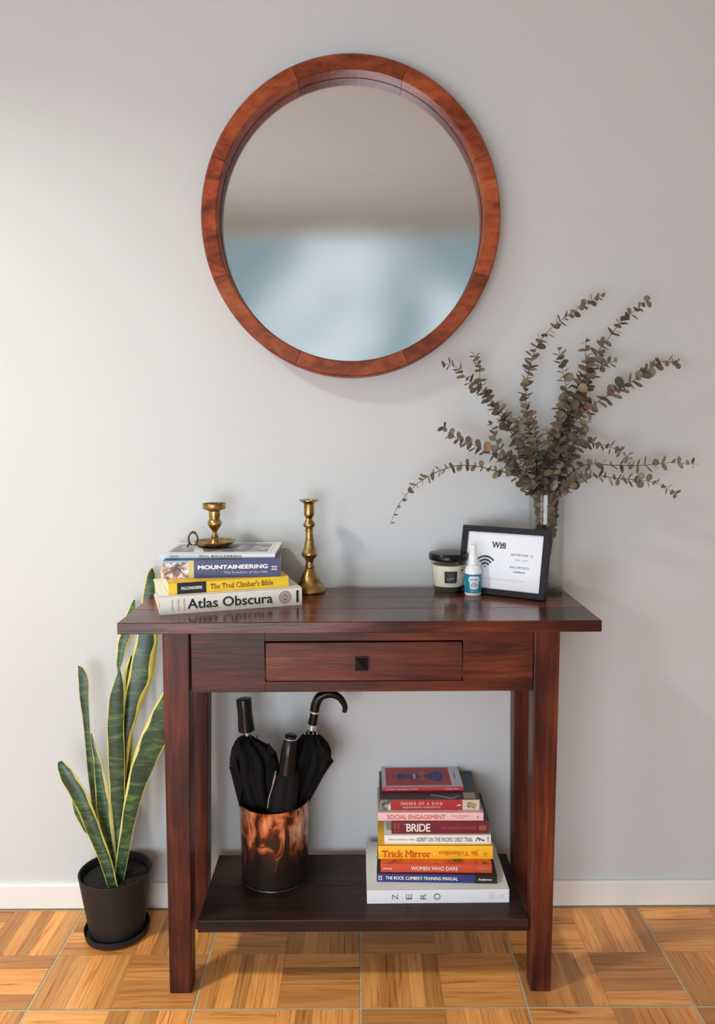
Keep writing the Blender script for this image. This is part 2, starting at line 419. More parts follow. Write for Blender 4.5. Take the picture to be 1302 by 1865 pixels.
# ------------------------------------------------------------------ floor: grout bed > tile > parquet strips
floor = struct(box('floor', (XL-0.1, YB-0.1, -0.06), (XR+0.1, 0.0, -0.0008), M['grout']))
TS, GX, GY = 0.343, -0.006, -0.013
def strip_rects(s):
    """(x0,x1,y0,y1,axis) strips of one wood-look tile: 2x2 basket-weave blocks"""
    g = 0.0026; a0, a1 = g, s-g; mid = s/2; out = []
    vw = [0.0, 0.23, 0.43, 0.60, 0.79, 1.0]; hw = [0.0, 0.26, 0.50, 0.74, 1.0]
    for (bx0, bx1, by0, by1, ax) in ((a0, mid, a0, mid, 'y'), (mid, a1, mid, a1, 'y'), (mid, a1, a0, mid, 'x'), (a0, mid, mid, a1, 'x')):
        if ax == 'y':
            for p, q in zip(vw, vw[1:]): out.append((bx0+(bx1-bx0)*p, bx0+(bx1-bx0)*q, by0, by1, 'y'))
        else:
            for p, q in zip(hw, hw[1:]): out.append((bx0, bx1, by0+(by1-by0)*p, by0+(by1-by0)*q, 'x'))
    return out
j = 0.00035
def strip_bm(bm, r, ox=0, oy=0, mi=0, lay=None, tone=0):
    lo = (ox+r[0]+j, oy+r[2]+j, -0.0012); hi = (ox+r[1]-j, oy+r[3]-j, 0.0)
    v = [bm.verts.new(p) for p in ((lo[0], lo[1], lo[2]), (hi[0], lo[1], lo[2]), (hi[0], hi[1], lo[2]), (lo[0], hi[1], lo[2]), (lo[0], lo[1], hi[2]), (hi[0], lo[1], hi[2]), (hi[0], hi[1], hi[2]), (lo[0], hi[1], hi[2]))]
    for f in ((3, 2, 1, 0), (4, 5, 6, 7), (0, 1, 5, 4), (1, 2, 6, 5), (2, 3, 7, 6), (3, 0, 4, 7)):
        fc = bm.faces.new([v[i] for i in f]); fc.material_index = mi
        if lay is not None: fc[lay] = tone
RECTS = strip_rects(TS)
smesh = []
for r in RECTS:
    bm = bmesh.new(); strip_bm(bm, r); me = bpy.data.meshes.new('parquet_strip'); bm.to_mesh(me); bm.free()
    me.materials.append(M['strip_'+r[4]]); smesh.append(me)
bm = bmesh.new(); add_box(bm, (0.0024, 0.0024, -0.0030), (TS-0.0024, TS-0.0024, -0.0004))
tme = bpy.data.meshes.new('floor_tile'); bm.to_mesh(tme); bm.free(); tme.materials.append(M['tilejoint'])
NEARC, NEARR = range(-3, 3), range(0, 2)
for c in NEARC:
    for r_ in NEARR:
        t = link('floor_tile', tme, floor); t.location = (GX+c*TS, GY-(r_+1)*TS, 0)
        for me in smesh: link('parquet_strip', me, t)
bm = bmesh.new(); lay = bm.faces.layers.float.new('tone')
for c in range(-8, 8):
    for r_ in range(0, 13):
        if c in NEARC and r_ in NEARR: continue
        x, y = GX+c*TS, GY-(r_+1)*TS
        if x < XL-0.05 or x+TS > XR+0.05 or y < YB: continue
        for r in RECTS: strip_bm(bm, r, x, y, 0 if r[4] == 'x' else 1, lay, rnd.random())
me = bpy.data.meshes.new('outer_parquet'); bm.to_mesh(me); bm.free(); me.materials.append(M['strip_x']); me.materials.append(M['strip_y'])
o = link('outer_parquet', me, floor); o['kind'] = 'stuff'

# ------------------------------------------------------------------ console table
ZT, ZS = 0.81, 0.152
tb = empty('console_table', (0, 0, 0), 'dark reddish-brown wooden console table with one drawer and a low shelf', 'table')
TX0, TX1, TY0, TY1 = -0.479, 0.471, -0.368, -0.03
def tboard(y0, y1): return box('top_board', (TX0, y0, ZT-0.023), (TX1, y1, ZT), M['wood_top'], tb, 0.0016)
tboard(TY0, -0.252); tboard(-0.2518, -0.142); tboard(-0.1418, TY1)
LEGF, LEGB = -0.312, -0.262      # front legs
def leg(x0t, x1t, x0b, x1b, y0, y1):
    return hexa('leg', [(x0b, y0+0.002, 0), (x1b, y0+0.002, 0), (x1b, y1-0.004, 0), (x0b, y1-0.004, 0)],
                [(x0t, y0, ZT-0.0235), (x1t, y0, ZT-0.0235), (x1t, y1, ZT-0.0235), (x0t, y1, ZT-0.0235)], M['wood_z'], tb, 0.0025)
leg(-0.4055, -0.350, -0.4095, -0.3635, LEGF, LEGB)
leg(0.3510, 0.4040, 0.3520, 0.3950, LEGF, LEGB)
leg(-0.4055, -0.3520, -0.4095, -0.3700, -0.095, -0.048)
leg(0.3515, 0.4040, 0.3560, 0.3950, -0.095, -0.048)
# front apron with an opening for the drawer
A0, A1, AZ0, AZ1 = -0.3495, 0.3505, 0.648, ZT-0.0235
bm = bmesh.new()
DX0, DX1, DZ0, DZ1 = -0.1985, 0.2075, 0.670, 0.7545
for lo, hi in (((A0, -0.303, AZ0), (DX0, -0.280, AZ1)), ((DX1, -0.303, AZ0), (A1, -0.280, AZ1)), ((DX0, -0.303, AZ0), (DX1, -0.280, DZ0)), ((DX0, -0.303, DZ1), (DX1, -0.280, AZ1))):
    add_box(bm, lo, hi, 0.0006)
build('front_apron', bm, M['wood_x'], tb)
box('back_apron', (A0, -0.066, 0.66), (A1, -0.050, AZ1), M['wood_x'], tb, 0.001)
box('side_apron', (-0.396, -0.262, 0.65), (-0.376, -0.095, AZ1), M['wood_x'], tb, 0.001)
box('side_apron', (0.376, -0.262, 0.65), (0.396, -0.095, AZ1), M['wood_x'], tb, 0.001)
dr = empty('drawer', (0, 0, 0)); dr.parent = tb
bm = bmesh.new(); add_box(bm, (DX0+0.0022, -0.307, DZ0+0.0022), (DX1-0.0022, -0.285, DZ1-0.0022), 0.0015)
add_box(bm, (DX0+0.01, -0.2845, DZ0+0.006), (DX1-0.01, -0.10, DZ1-0.014))
bpy.data.objects.remove(dr)
dr = build('drawer', bm, M['wood_x'], tb)
bm = bmesh.new()
kx, kz, s = 0.0, 0.7085, 0.0145
add_box(bm, (kx-s, -0.3125, kz-s), (kx+s, -0.3068, kz+s))
q = [bm.verts.new((kx+a_*s*0.92, -0.3125, kz+b_*s*0.92)) for a_, b_ in ((-1, -1), (1, -1), (1, 1), (-1, 1))]; ap = bm.verts.new((kx, -0.3265, kz))
for i in range(4): bm.faces.new((q[i], q[(i+1) % 4], ap))
k = build('knob', bm, M['black_iron'], dr); k['label'] = 'black pyramid-shaped knob'
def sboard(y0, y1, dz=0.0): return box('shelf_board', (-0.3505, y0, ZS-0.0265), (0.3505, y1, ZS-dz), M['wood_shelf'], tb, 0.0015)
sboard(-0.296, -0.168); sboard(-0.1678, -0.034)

# ------------------------------------------------------------------ round mirror
MC = Vector((-0.019, -0.062, 1.662)); RX, RZ, FW = 0.3385, 0.357, 0.036
mr = empty('round_mirror', (MC.x, -0.001, MC.z), 'large round wall mirror with a thick reddish wood ring frame', 'mirror')
prof = [(0.0, -0.002), (0.0, -0.0555), (0.004, -0.061), (FW-0.003, -0.061), (FW, -0.058), (FW, -0.002)]   # (inward, y)
for k_ in range(8):
    a0 = R(22.5+45*k_)+0.0016; a1 = R(22.5+45*(k_+1))-0.0016; n = 16
    bm = bmesh.new(); rings = []
    for i in range(n+1):
        a_ = a0+(a1-a0)*i/n
        rings.append([bm.verts.new(((RX-d)*math.cos(a_), y, (RZ-d*1.0)*math.sin(a_))) for d, y in prof])
    for A_, B_ in zip(rings, rings[1:]):
        for i in range(6): bm.faces.new((A_[i], A_[(i+1) % 6], B_[(i+1) % 6], B_[i]))
    bm.faces.new(rings[0]); bm.faces.new(rings[-1][::-1])
    build('frame_segment', bm, RW[(0, 1, 0, 2, 1, 0, 1, 0)[k_]], mr)
def disc(name, rx, rz, y0, y1, mat, parent, seg=96):
    bm = bmesh.new()
    A_ = [bm.verts.new((rx*math.cos(2*math.pi*i/seg), y0, rz*math.sin(2*math.pi*i/seg))) for i in range(seg)]
    B_ = [bm.verts.new((rx*math.cos(2*math.pi*i/seg), y1, rz*math.sin(2*math.pi*i/seg))) for i in range(seg)]
    bm.faces.new(A_); bm.faces.new(B_[::-1])
    for i in range(seg): bm.faces.new((A_[i], B_[i], B_[(i+1) % seg], A_[(i+1) % seg]))
    return build(name, bm, mat, parent)
disc('mirror_glass', RX-FW-0.001, RZ-FW-0.001, -0.016, -0.010, M['mirror'], mr)
disc('backing_board', RX-FW-0.001, RZ-FW-0.001, -0.0098, -0.002, M['void'], mr)

# ------------------------------------------------------------------ books
MATC = {}
def cm(r, g, b, rough=0.42):
    k_ = (r, g, b, rough)
    if k_ not in MATC: MATC[k_] = plain('cover_%d_%d_%d' % (r, g, b), srgb(r, g, b), rough, noise=0.02, nscale=30)
    return MATC[k_]
def book(P0, P1, z, t, depth, label, spine, top=None, hard=False, group=None, bottom=None, backc=None):
    """spine runs from P0 to P1 on the plan; local x along the spine, y into the depth, z up"""
    L = (Vector(P1)-Vector(P0)).length; rz = math.atan2(P1[1]-P0[1], P1[0]-P0[0])
    b_ = empty('book', (P0[0], P0[1], z+0.0002), label, 'book', group, rz)
    t -= 0.0004
    ct = 0.0026 if hard else 0.0008
    bm = bmesh.new()
    y_in = ct
    add_box(bm, (0, 0, 0), (L, depth, ct), 0, 1)
    add_box(bm, (0, 0, t-ct), (L, depth, t), 0, 1)
    # spine with slightly rounded edges
    n = 6; A_ = []; B_ = []
    bulge = 0.0016 if hard else 0.0004
    for i in range(n+1):
        zz = t*i/n; yy = -bulge*math.sin(math.pi*i/n)
        A_.append((yy, zz))
    pr = A_+[(ct, t), (ct, 0)]
    va = [bm.verts.new((0, y, zz)) for y, zz in pr]; vb = [bm.verts.new((L, y, zz)) for y, zz in pr]
    m_ = len(pr)
    for i in range(m_): bm.faces.new((va[i], va[(i+1) % m_], vb[(i+1) % m_], vb[i])).material_index = 0
    bm.faces.new(va); bm.faces.new(vb)
    build('cover', bm, [spine, top or spine], b_)
    ins = 0.003 if hard else 0.0004
    box('page_block', (ins, ct+0.0002, ct+0.00005), (L-ins, depth-ins-0.0003, t-ct-0.00005), M['paper'], b_)
    b_['_L'] = L; b_['_t'] = t
    off = -bulge-0.0004
    def sp(fx, fz):       # map factory for the spine: centre given as fractions
        return lambda u, v: (fx*L+u, off, fz*t+v)
    def patch(x0, x1, z0, z1, mat, name='spine_panel', dy=0.0, label=None):
        q = box(name, (x0*L, off+0.0001-dy, z0*t), (x1*L, off+0.0003-dy+0.0003, z1*t), mat, b_)
        if label: q['label'] = label
        return q
    def tp(x, y, dz=0.0003): return lambda u, v: (x*L+u, y*depth+v, t+dz)
    def tpatch(x0, x1, y0, y1, mat, name='cover_print', dz=0.0001, poly=None, label=None):
        bm = bmesh.new()
        pts = poly or [(x0, y0), (x1, y0), (x1, y1), (x0, y1)]
        vs = [bm.verts.new((x*L, y*depth, t+dz)) for x, y in pts]
        bm.faces.new(vs); q = build(name, bm, mat, b_, recalc=False)
        if label: q['label'] = label
        return q
    return b_, L, t, sp, patch, tp, tpatch

def photo_mat(name, cols, scale=60, seed=0.0):
    m, nt, b = base_mat(name); tc = N(nt, 'ShaderNodeTexCoord')
    nz = N(nt, 'ShaderNodeTexNoise', Scale=float(scale), Detail=5.0, Distortion=1.0); nt.links.new(tc.outputs['Object'], nz.inputs['Vector'])
    rp = N(nt, 'ShaderNodeValToRGB'); el = rp.color_ramp.elements
    el[0].position = 0.35; el[0].color = cols[0]; el[1].position = 0.68; el[1].color = cols[-1]
    for i, c in enumerate(cols[1:-1]):
        e = el.new(0.35+0.33*(i+1)/(len(cols)-1)); e.color = c
    nt.links.new(nz.outputs['Fac'], rp.inputs[0]); nt.links.new(rp.outputs[0], b.inputs['Base Color']); b.inputs['Roughness'].default_value = 0.4
    return m
ROCK = photo_mat('climbing_photo_print', [srgb(60, 40, 38), srgb(130, 92, 80), srgb(205, 178, 165), srgb(235, 225, 220)], 90)
GREYROCK = photo_mat('grey_rock_photo_print', [srgb(105, 103, 112), srgb(150, 148, 154), srgb(205, 205, 208)], 30)

GL = 'stack of climbing and travel books on the table top'
def xy(v): return (v[0], v[1])
LINE = lambda px0, py0, px1, py1, z: (xy(on_z(px0, py0, z)), xy(on_z(px1, py1, z)))
# left stack -----------------------------------------------------
z = ZT
P0, P1 = (-0.410, -0.305), (-0.128, -0.214)
b_, L, t, sp, patch, tp, tpatch = book(P0, P1, z, 0.038, 0.208, 'thick off-white hardback with bold black title, lowest book on the table top', cm(226, 221, 210), cm(230, 226, 214), hard=True, group=GL)
lettering('Atlas Obscura', L*0.60, t*0.56, sp(0.485, 0.52), M['ink'], b_, 'title_lettering', bold=0.022)
for i, (fx, s_) in enumerate(((0.085, 'JOSHUA FOER'), (0.125, 'DYLAN THURAS'), (0.165, 'ELLA MORTON'))):
    lettering(s_, t*0.62, 0.0042, sp(fx, 0.5), M['grey_ink'], b_, 'author_lettering', rot=90)
bm = bmesh.new()
cx_, cz_ = 0.875*L, 0.52*t
for r0, r1, nn in ((0.0118, 0.0132, 40), (0.0088, 0.0108, 26), (0.0, 0.0070, 24)):
    for i in range(nn):
        a_, c_ = 2*math.pi*i/nn, 2*math.pi*(i+(1 if nn != 26 else 0.72))/nn
        f = [(cx_+r*math.cos(q_), -0.0022, cz_+r*math.sin(q_)) for r, q_ in ((r0, a_), (r1, a_), (r1, c_), (r0, c_))]
        vs = [bm.verts.new(p) for p in (f if r0 > 0 else f[1:])]
        bm.faces.new(vs if r0 > 0 else vs[:2]+[bm.verts.new((cx_, -0.0022, cz_))])
build('round_emblem', bm, cm(142, 112, 92), b_)
bm = bmesh.new()
for x_ in (-0.004, -0.0013, 0.0013, 0.004): add_box(bm, (cx_+x_-0.0005, -0.0027, cz_-0.004), (cx_+x_+0.0005, -0.0025, cz_+0.004))
build('emblem_columns', bm, cm(226, 221, 210), b_)
patch(0.958, 0.975, 0.18, 0.86, M['ink'], 'publisher_mark')
box('headband', (0.0024, 0.004, 0.0028), (0.0034, 0.06, 0.012), cm(190, 62, 52), b_)
z += 0.038
P0, P1 = (-0.397, -0.284), (-0.157, -0.203)
b_, L, t, sp, patch, tp, tpatch = book(P0, P1, z, 0.0235, 0.186, 'yellow-spined climbing paperback with black publisher block, second from bottom on the table top', cm(240, 200, 52), cm(232, 192, 60), group=GL)
patch(0.07, 0.305, 0, 1.0, cm(30, 28, 28), 'publisher_block')
lettering('FALCONGUIDES', L*0.17, t*0.28, sp(0.187, 0.5), M['white_ink'], b_, 'publisher_lettering', bold=0.03).location.y = -0.0004
lettering("The Trad Climber's Bible", L*0.53, t*0.5, sp(0.60, 0.5), cm(140, 82, 30), b_, 'title_lettering', bold=0.012, serif=True)
z += 0.0235
P0, P1 = (-0.420, -0.232), (-0.174, -0.2115)
b_, L, t, sp, patch, tp, tpatch = book(P0, P1, z, 0.0385, 0.188, 'thick navy-blue paperback with white capitals and climber photo on its spine', cm(44, 52, 102), cm(34, 40, 60), group=GL)
patch(0, 0.215, 0.0, 1.0, ROCK, 'spine_photograph')
patch(0.0, 0.215, 0.90, 1.0, cm(130, 165, 205), 'sky_band', 0.0003)
patch(0.215, 0.262, 0, 1.0, cm(196, 184, 116), 'yellow_band')
bm = bmesh.new()
for (xa, za, xb, zb, ww) in ((0.10, 0.62, 0.15, 0.50, 0.13), (0.13, 0.50, 0.175, 0.25, 0.06), (0.10, 0.55, 0.07, 0.35, 0.05), (0.15, 0.75, 0.20, 0.86, 0.05), (0.12, 0.75, 0.14, 0.72, 0.14)):
    d_ = Vector((xb-xa, 0, zb-za)); 
    pts = [Vector((xa*L, -0.0016, za*t)), Vector((xb*L, -0.0016, zb*t))]
    nrm = Vector((-(pts[1]-pts[0]).z, 0, (pts[1]-pts[0]).x)).normalized()*ww*t/2
    bm.faces.new([bm.verts.new(p) for p in (pts[0]-nrm, pts[1]-nrm*0.7, pts[1]+nrm*0.7, pts[0]+nrm)])
build('climber_print', bm, cm(48, 36, 46), b_)
lettering('MOUNTAINEERING', L*0.60, t*0.24, sp(0.595, 0.60), M['white_ink'], b_, 'title_lettering', bold=0.045)
lettering('The Freedom of the Hills', L*0.375, t*0.13, sp(0.705, 0.29), M['pale_ink'], b_, 'subtitle_lettering', bold=0.012)
bm = bmesh.new()
for lo, hi in (((0.925, 0.38), (0.975, 0.43)), ((0.925, 0.55), (0.975, 0.60)), ((0.937, 0.38), (0.942, 0.60)), ((0.96, 0.38), (0.965, 0.60))):
    add_box(bm, (lo[0]*L, -0.0011, lo[1]*t), (hi[0]*L, -0.0007, hi[1]*t))
build('publisher_mark', bm, M['white_ink'], b_)
z += 0.0385
P0, P1 = (-0.4355, -0.200), (-0.186, -0.198)
b_, L, t, sp, patch, tp, tpatch = book(P0, P1, z, 0.0085, 0.185, 'thin white climbing guide with grey rock photo cover, under the brass chamberstick', cm(214, 220, 228), cm(236, 236, 236), group=GL)
patch(0.0, 0.38, 0.0, 1.0, cm(182, 206, 228), 'blue_spine_end')
lettering('NYC BOULDERING', L*0.36, t*0.62, sp(0.53, 0.5), M['ink'], b_, 'title_lettering', bold=0.02, spacing=1.15)
lettering('CRUX', L*0.08, t*0.55, sp(0.13, 0.5), cm(60, 96, 130), b_, 'publisher_lettering', bold=0.02)
tpatch(0, 0, 0, 0, GREYROCK, 'cover_photograph', poly=[(0.05, 0.18), (0.27, 0.18), (0.20, 0.86), (0.05, 0.86)])
tpatch(0, 0, 0, 0, GREYROCK, 'cover_photograph', poly=[(0.36, 0.18), (0.92, 0.18), (0.92, 0.86), (0.24, 0.86)])
for r_ in ((0.03, 0.95, 0.10, 0.112), (0.03, 0.95, 0.92, 0.932), (0.03, 0.036, 0.10, 0.93), (0.944, 0.95, 0.10, 0.93)):
    tpatch(*r_, M['pale_ink'], 'cover_border', dz=0.00015)
ZD = z+0.0086

# right stack ----------------------------------------------------
GR = 'stack of nine books on the low shelf'
z = ZS
def rb(l, r, bl, br, t, depth, label, spine, top=None, hard=False, dy=0.0):
    P0 = on_z(l, bl, z); P1 = on_z(r, br, z)
    return book((P0.x, P0.y+dy), (P1.x, P1.y+dy), z, t, depth, label, spine, top, hard, GR)
b_, L, t, sp, patch, tp, tpatch = rb(668.3, 927, 1646.0, 1643.6, 0.031, 0.205, 'large white book with widely spaced thin grey capitals, bottom of the shelf stack', cm(226, 228, 233), cm(226, 226, 222), hard=False)
for i, (ch, fx) in enumerate((('Z', 0.197), ('E', 0.295), ('R', 0.395))):
    lettering(ch, 0.0125, 0.0125, sp(fx, 0.5), cm(96, 98, 108), b_, 'title_lettering', rot=90, bold=-0.012)
lettering('O', 0.0145, 0.0145, sp(0.493, 0.5), cm(96, 98, 108), b_, 'title_lettering', rot=90, bold=-0.008)
lettering('O', 0.0100, 0.0100, sp(0.945, 0.5), M['pale_ink'], b_, 'publisher_mark', rot=90, bold=-0.01)
for fx in (0.862, 0.876, 0.890): lettering('NEOSTORIES', 0.016, 0.0016, sp(fx, 0.5), M['pale_ink'], b_, 'small_lettering', rot=90, marks=True)
patch(0.906, 0.908, 0.15, 0.85, M['pale_ink'], 'thin_rule')
z += 0.031
b_, L, t, sp, patch, tp, tpatch = rb(686, 905, 1606.0, 1609.2, 0.0195, 0.165, 'navy and black climbing paperback, second from bottom of the shelf stack', cm(44, 50, 112), cm(22, 22, 26))
patch(0.815, 1.0, 0, 1.0, cm(20, 20, 22), 'black_spine_end')
lettering("THE ROCK CLIMBER'S TRAINING MANUAL", L*0.60, t*0.42, sp(0.375, 0.52), M['white_ink'], b_, 'title_lettering', bold=0.02)
lettering('Anderson', L*0.11, t*0.3, sp(0.90, 0.5), M['white_ink'], b_, 'author_lettering', bold=0.01).location.y = -0.0006
bm = bmesh.new()
for x_ in (0.015, 0.033): 
    for q_ in (0.25, 0.45, 0.65): add_box(bm, (x_*L, -0.0011, q_*t), ((x_+0.012)*L, -0.0007, (q_+0.1)*t))
build('publisher_mark', bm, M['white_ink'], b_)
z += 0.0195
b_, L, t, sp, patch, tp, tpatch = rb(692.8, 895.6, 1588.6, 1590.0, 0.020, 0.150, 'orange-red paperback with thin white capitals, directly under the yellow book', cm(206, 78, 52), photo_mat('orange_art_print', [srgb(120, 50, 36), srgb(214, 84, 50), srgb(228, 106, 62), srgb(214, 84, 50)], 25))
lettering('WOMEN WHO DARE', L*0.42, t*0.46, sp(0.485, 0.5), M['white_ink'], b_, 'title_lettering', bold=0.006)
lettering('SWALE', L*0.08, t*0.2, sp(0.065, 0.45), M['white_ink'], b_, 'author_lettering', bold=0.02)
patch(0.87, 0.975, 0.40, 0.62, cm(176, 120, 70), 'publisher_mark')
z += 0.020
b_, L, t, sp, patch, tp, tpatch = rb(688.7, 897.3, 1564.6, 1564.6, 0.0315, 0.155, 'bright yellow book with red title, the thickest in the middle of the shelf stack', cm(244, 184, 30), cm(240, 184, 40), hard=True)
lettering('Trick Mirror', L*0.43, t*0.5, sp(0.245, 0.42), cm(206, 66, 44), b_, 'title_lettering', bold=0.02, serif=True)
lettering('Jia Tolentino', L*0.345, t*0.42, sp(0.70, 0.50), cm(216, 104, 34), b_, 'author_lettering', bold=0.02, serif=True, rot=180)
bm = bmesh.new()
for i in range(6):
    a_ = R(60*i); add_tube(bm, [(0.93*L, -0.0021, 0.42*t), (0.93*L+0.0055*math.cos(a_), -0.0021, 0.42*t+0.0055*math.sin(a_))], 0.0006, 5)
build('publisher_mark', bm, cm(205, 140, 40), b_)
bm = bmesh.new(); bmesh.ops.create_circle(bm, cap_ends=True, segments=16, radius=0.0022, matrix=Matrix.Translation((0.488*L, -0.0021, 0.42*t)) @ Matrix.Rotation(R(90), 4, 'X'))
build('spine_dot', bm, cm(250, 226, 140), b_)
z += 0.0315
b_, L, t, sp, patch, tp, tpatch = rb(700, 893.9, 1536.6, 1536.6, 0.020, 0.145, 'white paperback with narrow dark capitals, between yellow book and maroon book', cm(236, 233, 230), cm(228, 226, 222))
lettering('ADRIFT ON THE PACIFIC CREST TRAIL', L*0.53, t*0.50, sp(0.565, 0.5), cm(70, 78, 98), b_, 'title_lettering', bold=0.004)
lettering('CLAIRE HENDERSON DAVIS', L*0.25, t*0.12, sp(0.16, 0.5), M['grey_ink'], b_, 'author_lettering', marks=True)
bm = bmesh.new()
for p_ in (((0.855, 0.35), (0.875, 0.75)), ((0.87, 0.72), (0.91, 0.55)), ((0.90, 0.62), (0.93, 0.30)), ((0.91, 0.45), (0.945, 0.42)), ((0.885, 0.6), (0.895, 0.3))):
    add_tube(bm, [(p_[0][0]*L, -0.0008, p_[0][1]*t), (p_[1][0]*L, -0.0008, p_[1][1]*t)], [0.0013, 0.0007], 5)
build('spine_illustration', bm, cm(60, 56, 58), b_)
bm = bmesh.new()
for q_ in (0.25, 0.5, 0.7): add_box(bm, (0.962*L, -0.0009, q_*t), (0.98*L, -0.0006, (q_+0.1)*t))
build('publisher_mark', bm, M['grey_ink'], b_)
z += 0.020
b_, L, t, sp, patch, tp, tpatch = rb(713, 890.7, 1518.6, 1518.6, 0.0295, 0.140, 'maroon paperback with large white title, under the pink book', cm(110, 30, 42), cm(22, 20, 22))
lettering('BRIDE', L*0.245, t*0.62, sp(0.275, 0.50), M['white_ink'], b_, 'title_lettering', bold=0.012, spacing=0.92)
lettering('ALI HAZELWOOD', L*0.36, t*0.24, sp(0.685, 0.48), cm(176, 78, 72), b_, 'author_lettering', bold=0.01)
for fx in (0.035, 0.07): lettering('A NOVEL', t*0.7, 0.0035, sp(fx, 0.5), cm(176, 84, 50), b_, 'small_lettering', rot=90, marks=True)
lettering('the', L*0.03, t*0.1, sp(0.145, 0.78), M['white_ink'], b_, 'small_lettering')
bm = bmesh.new()
for lo, hi in (((0.90, 0.30), (0.965, 0.36)), ((0.90, 0.62), (0.965, 0.68)), ((0.90, 0.30), (0.912, 0.68)), ((0.953, 0.30), (0.965, 0.68)), ((0.92, 0.42), (0.945, 0.56))):
    add_box(bm, (lo[0]*L, -0.0011, lo[1]*t), (hi[0]*L, -0.0007, hi[1]*t))
build('publisher_mark', bm, cm(178, 110, 88), b_)
z += 0.0295
b_, L, t, sp, patch, tp, tpatch = rb(688, 880.4, 1494.8, 1494.8, 0.0195, 0.130, 'pale pink paperback with orange-red capitals, third from the top of the shelf stack', cm(236, 190, 190), cm(214, 176, 176))
lettering('SOCIAL ENGAGEMENT', L*0.55, t*0.54, sp(0.365, 0.47), cm(212, 84, 66), b_, 'title_lettering', bold=0.014)
lettering('AVERY CARPENTER', L*0.17, t*0.14, sp(0.78, 0.60), cm(216, 120, 110), b_, 'author_lettering', marks=True)
lettering('FORREY', L*0.07, t*0.12, sp(0.78, 0.36), cm(216, 120, 110), b_, 'author_lettering', marks=True)
lettering('A', L*0.015, t*0.38, sp(0.945, 0.47), cm(176, 60, 56), b_, 'publisher_mark', bold=0.03)
z += 0.0195
DOGT = photo_mat('dark_dog_cover_print', [srgb(30, 28, 30), srgb(44, 42, 44), srgb(60, 57, 58)], 14)
b_, L, t, sp, patch, tp, tpatch = rb(691.6, 873, 1475.2, 1475.2, 0.0245, 0.150, 'red-spined paperback with dog pictures and dark cover, second from the top', cm(168, 44, 44), DOGT)
patch(0, 0.11, 0, 1, photo_mat('grey_dog_ear_print', [srgb(50, 48, 50), srgb(130, 128, 130), srgb(222, 220, 220)], 70), 'spine_photograph')
patch(0.83, 1.0, 0, 1, cm(202, 192, 178), 'spine_photograph')
bm = bmesh.new()
for x_, z_, r_ in ((0.91, 0.5, 0.0062), (0.945, 0.45, 0.0052), (0.885, 0.42, 0.003)):
    bmesh.ops.create_uvsphere(bm, u_segments=12, v_segments=8, radius=r_, matrix=Matrix.Translation((x_*L, -0.0008, z_*t)) @ Matrix.Diagonal((1, 0.05, 1, 1)))
build('dog_print', bm, cm(176, 142, 100), b_)
bm = bmesh.new()
for p_ in (((0.875, 0.6), (0.905, 0.78)), ((0.88, 0.45), (0.90, 0.22)), ((0.93, 0.25), (0.95, 0.2))):
    add_tube(bm, [(p_[0][0]*L, -0.0012, p_[0][1]*t), (p_[1][0]*L, -0.0012, p_[1][1]*t)], 0.0008, 5)
build('dog_outline_print', bm, cm(50, 42, 40), b_)
lettering('INSIDE OF A DOG', L*0.42, t*0.27, sp(0.42, 0.62), cm(240, 214, 206), b_, 'title_lettering', serif=True, spacing=1.25)
lettering('ALEXANDRA HOROWITZ', L*0.38, t*0.16, sp(0.42, 0.27), cm(240, 214, 206), b_, 'author_lettering', serif=True, spacing=1.2)
bm = bmesh.new()
add_tube(bm, [(0.775*L, -0.0008, 0.42*t), (0.80*L, -0.0008, 0.52*t), (0.815*L, -0.0008, 0.44*t)], 0.0012, 5); build('publisher_mark', bm, M['white_ink'], b_)
tpatch(0.85, 0.97, 0.03, 0.24, cm(176, 156, 118), 'dog_print', label='tan dog picture on the cover')
bm = bmesh.new(); add_tube(bm, spline([(0.52*L, 0.16*0.15, t+0.0002), (0.64*L, 0.10*0.15, t+0.0002), (0.72*L, 0.04*0.15, t+0.0002), (0.80*L, 0.12*0.15, t+0.0002)], 5), 0.0007, 4)
build('leash_print', bm, M['pale_ink'], b_)
z += 0.0245
b_, L, t, sp, patch, tp, tpatch = rb(696.5, 843.8, 1441.5, 1440.3, 0.0100, 0.118, 'thin white book with red panel and blue figure, topmost of the shelf stack', cm(198, 58, 66), cm(214, 210, 218))
lettering('XXXXXXX XXXXXXXXXX XXXXXX', L*0.39, t*0.22, sp(0.24, 0.5), cm(240, 200, 200), b_, 'title_lettering', marks=True)
lettering('XXXXXX XXXX', L*0.16, t*0.22, sp(0.86, 0.5), cm(240, 200, 200), b_, 'author_lettering', marks=True)
tpatch(0.05, 0.865, 0.08, 0.90, photo_mat('red_cover_print', [srgb(160, 34, 40), srgb(188, 42, 44), srgb(176, 50, 38)], 12), 'red_panel')
poly = [(0.18, 0.50), (0.19, 0.55), (0.215, 0.62), (0.255, 0.63), (0.29, 0.585), (0.33, 0.575), (0.375, 0.62), (0.42, 0.60), (0.45, 0.57), (0.52, 0.56), (0.57, 0.57), (0.63, 0.65), (0.69, 0.74), (0.735, 0.74), (0.765, 0.66), (0.77, 0.50)]
poly = [(x, y-0.01) for x, y in poly] + [(x, 0.98-y) for x, y in poly[::-1][1:-1]]
tpatch(0, 0, 0, 0, cm(36, 38, 118), 'blue_figure', dz=0.0003, poly=poly)
tpatch(0.13, 0.16, 0.47, 0.52, cm(60, 30, 60), 'figure_tip', dz=0.0003)
lettering('XX', 0.006, 0.028, tp(0.415, 0.49, 0.0005), cm(214, 190, 226), b_, 'cover_lettering', marks=True)
lettering('XXXXX', 0.040, 0.004, tp(0.485, 0.49, 0.0005), cm(196, 120, 92), b_, 'cover_lettering', marks=True, rot=90)
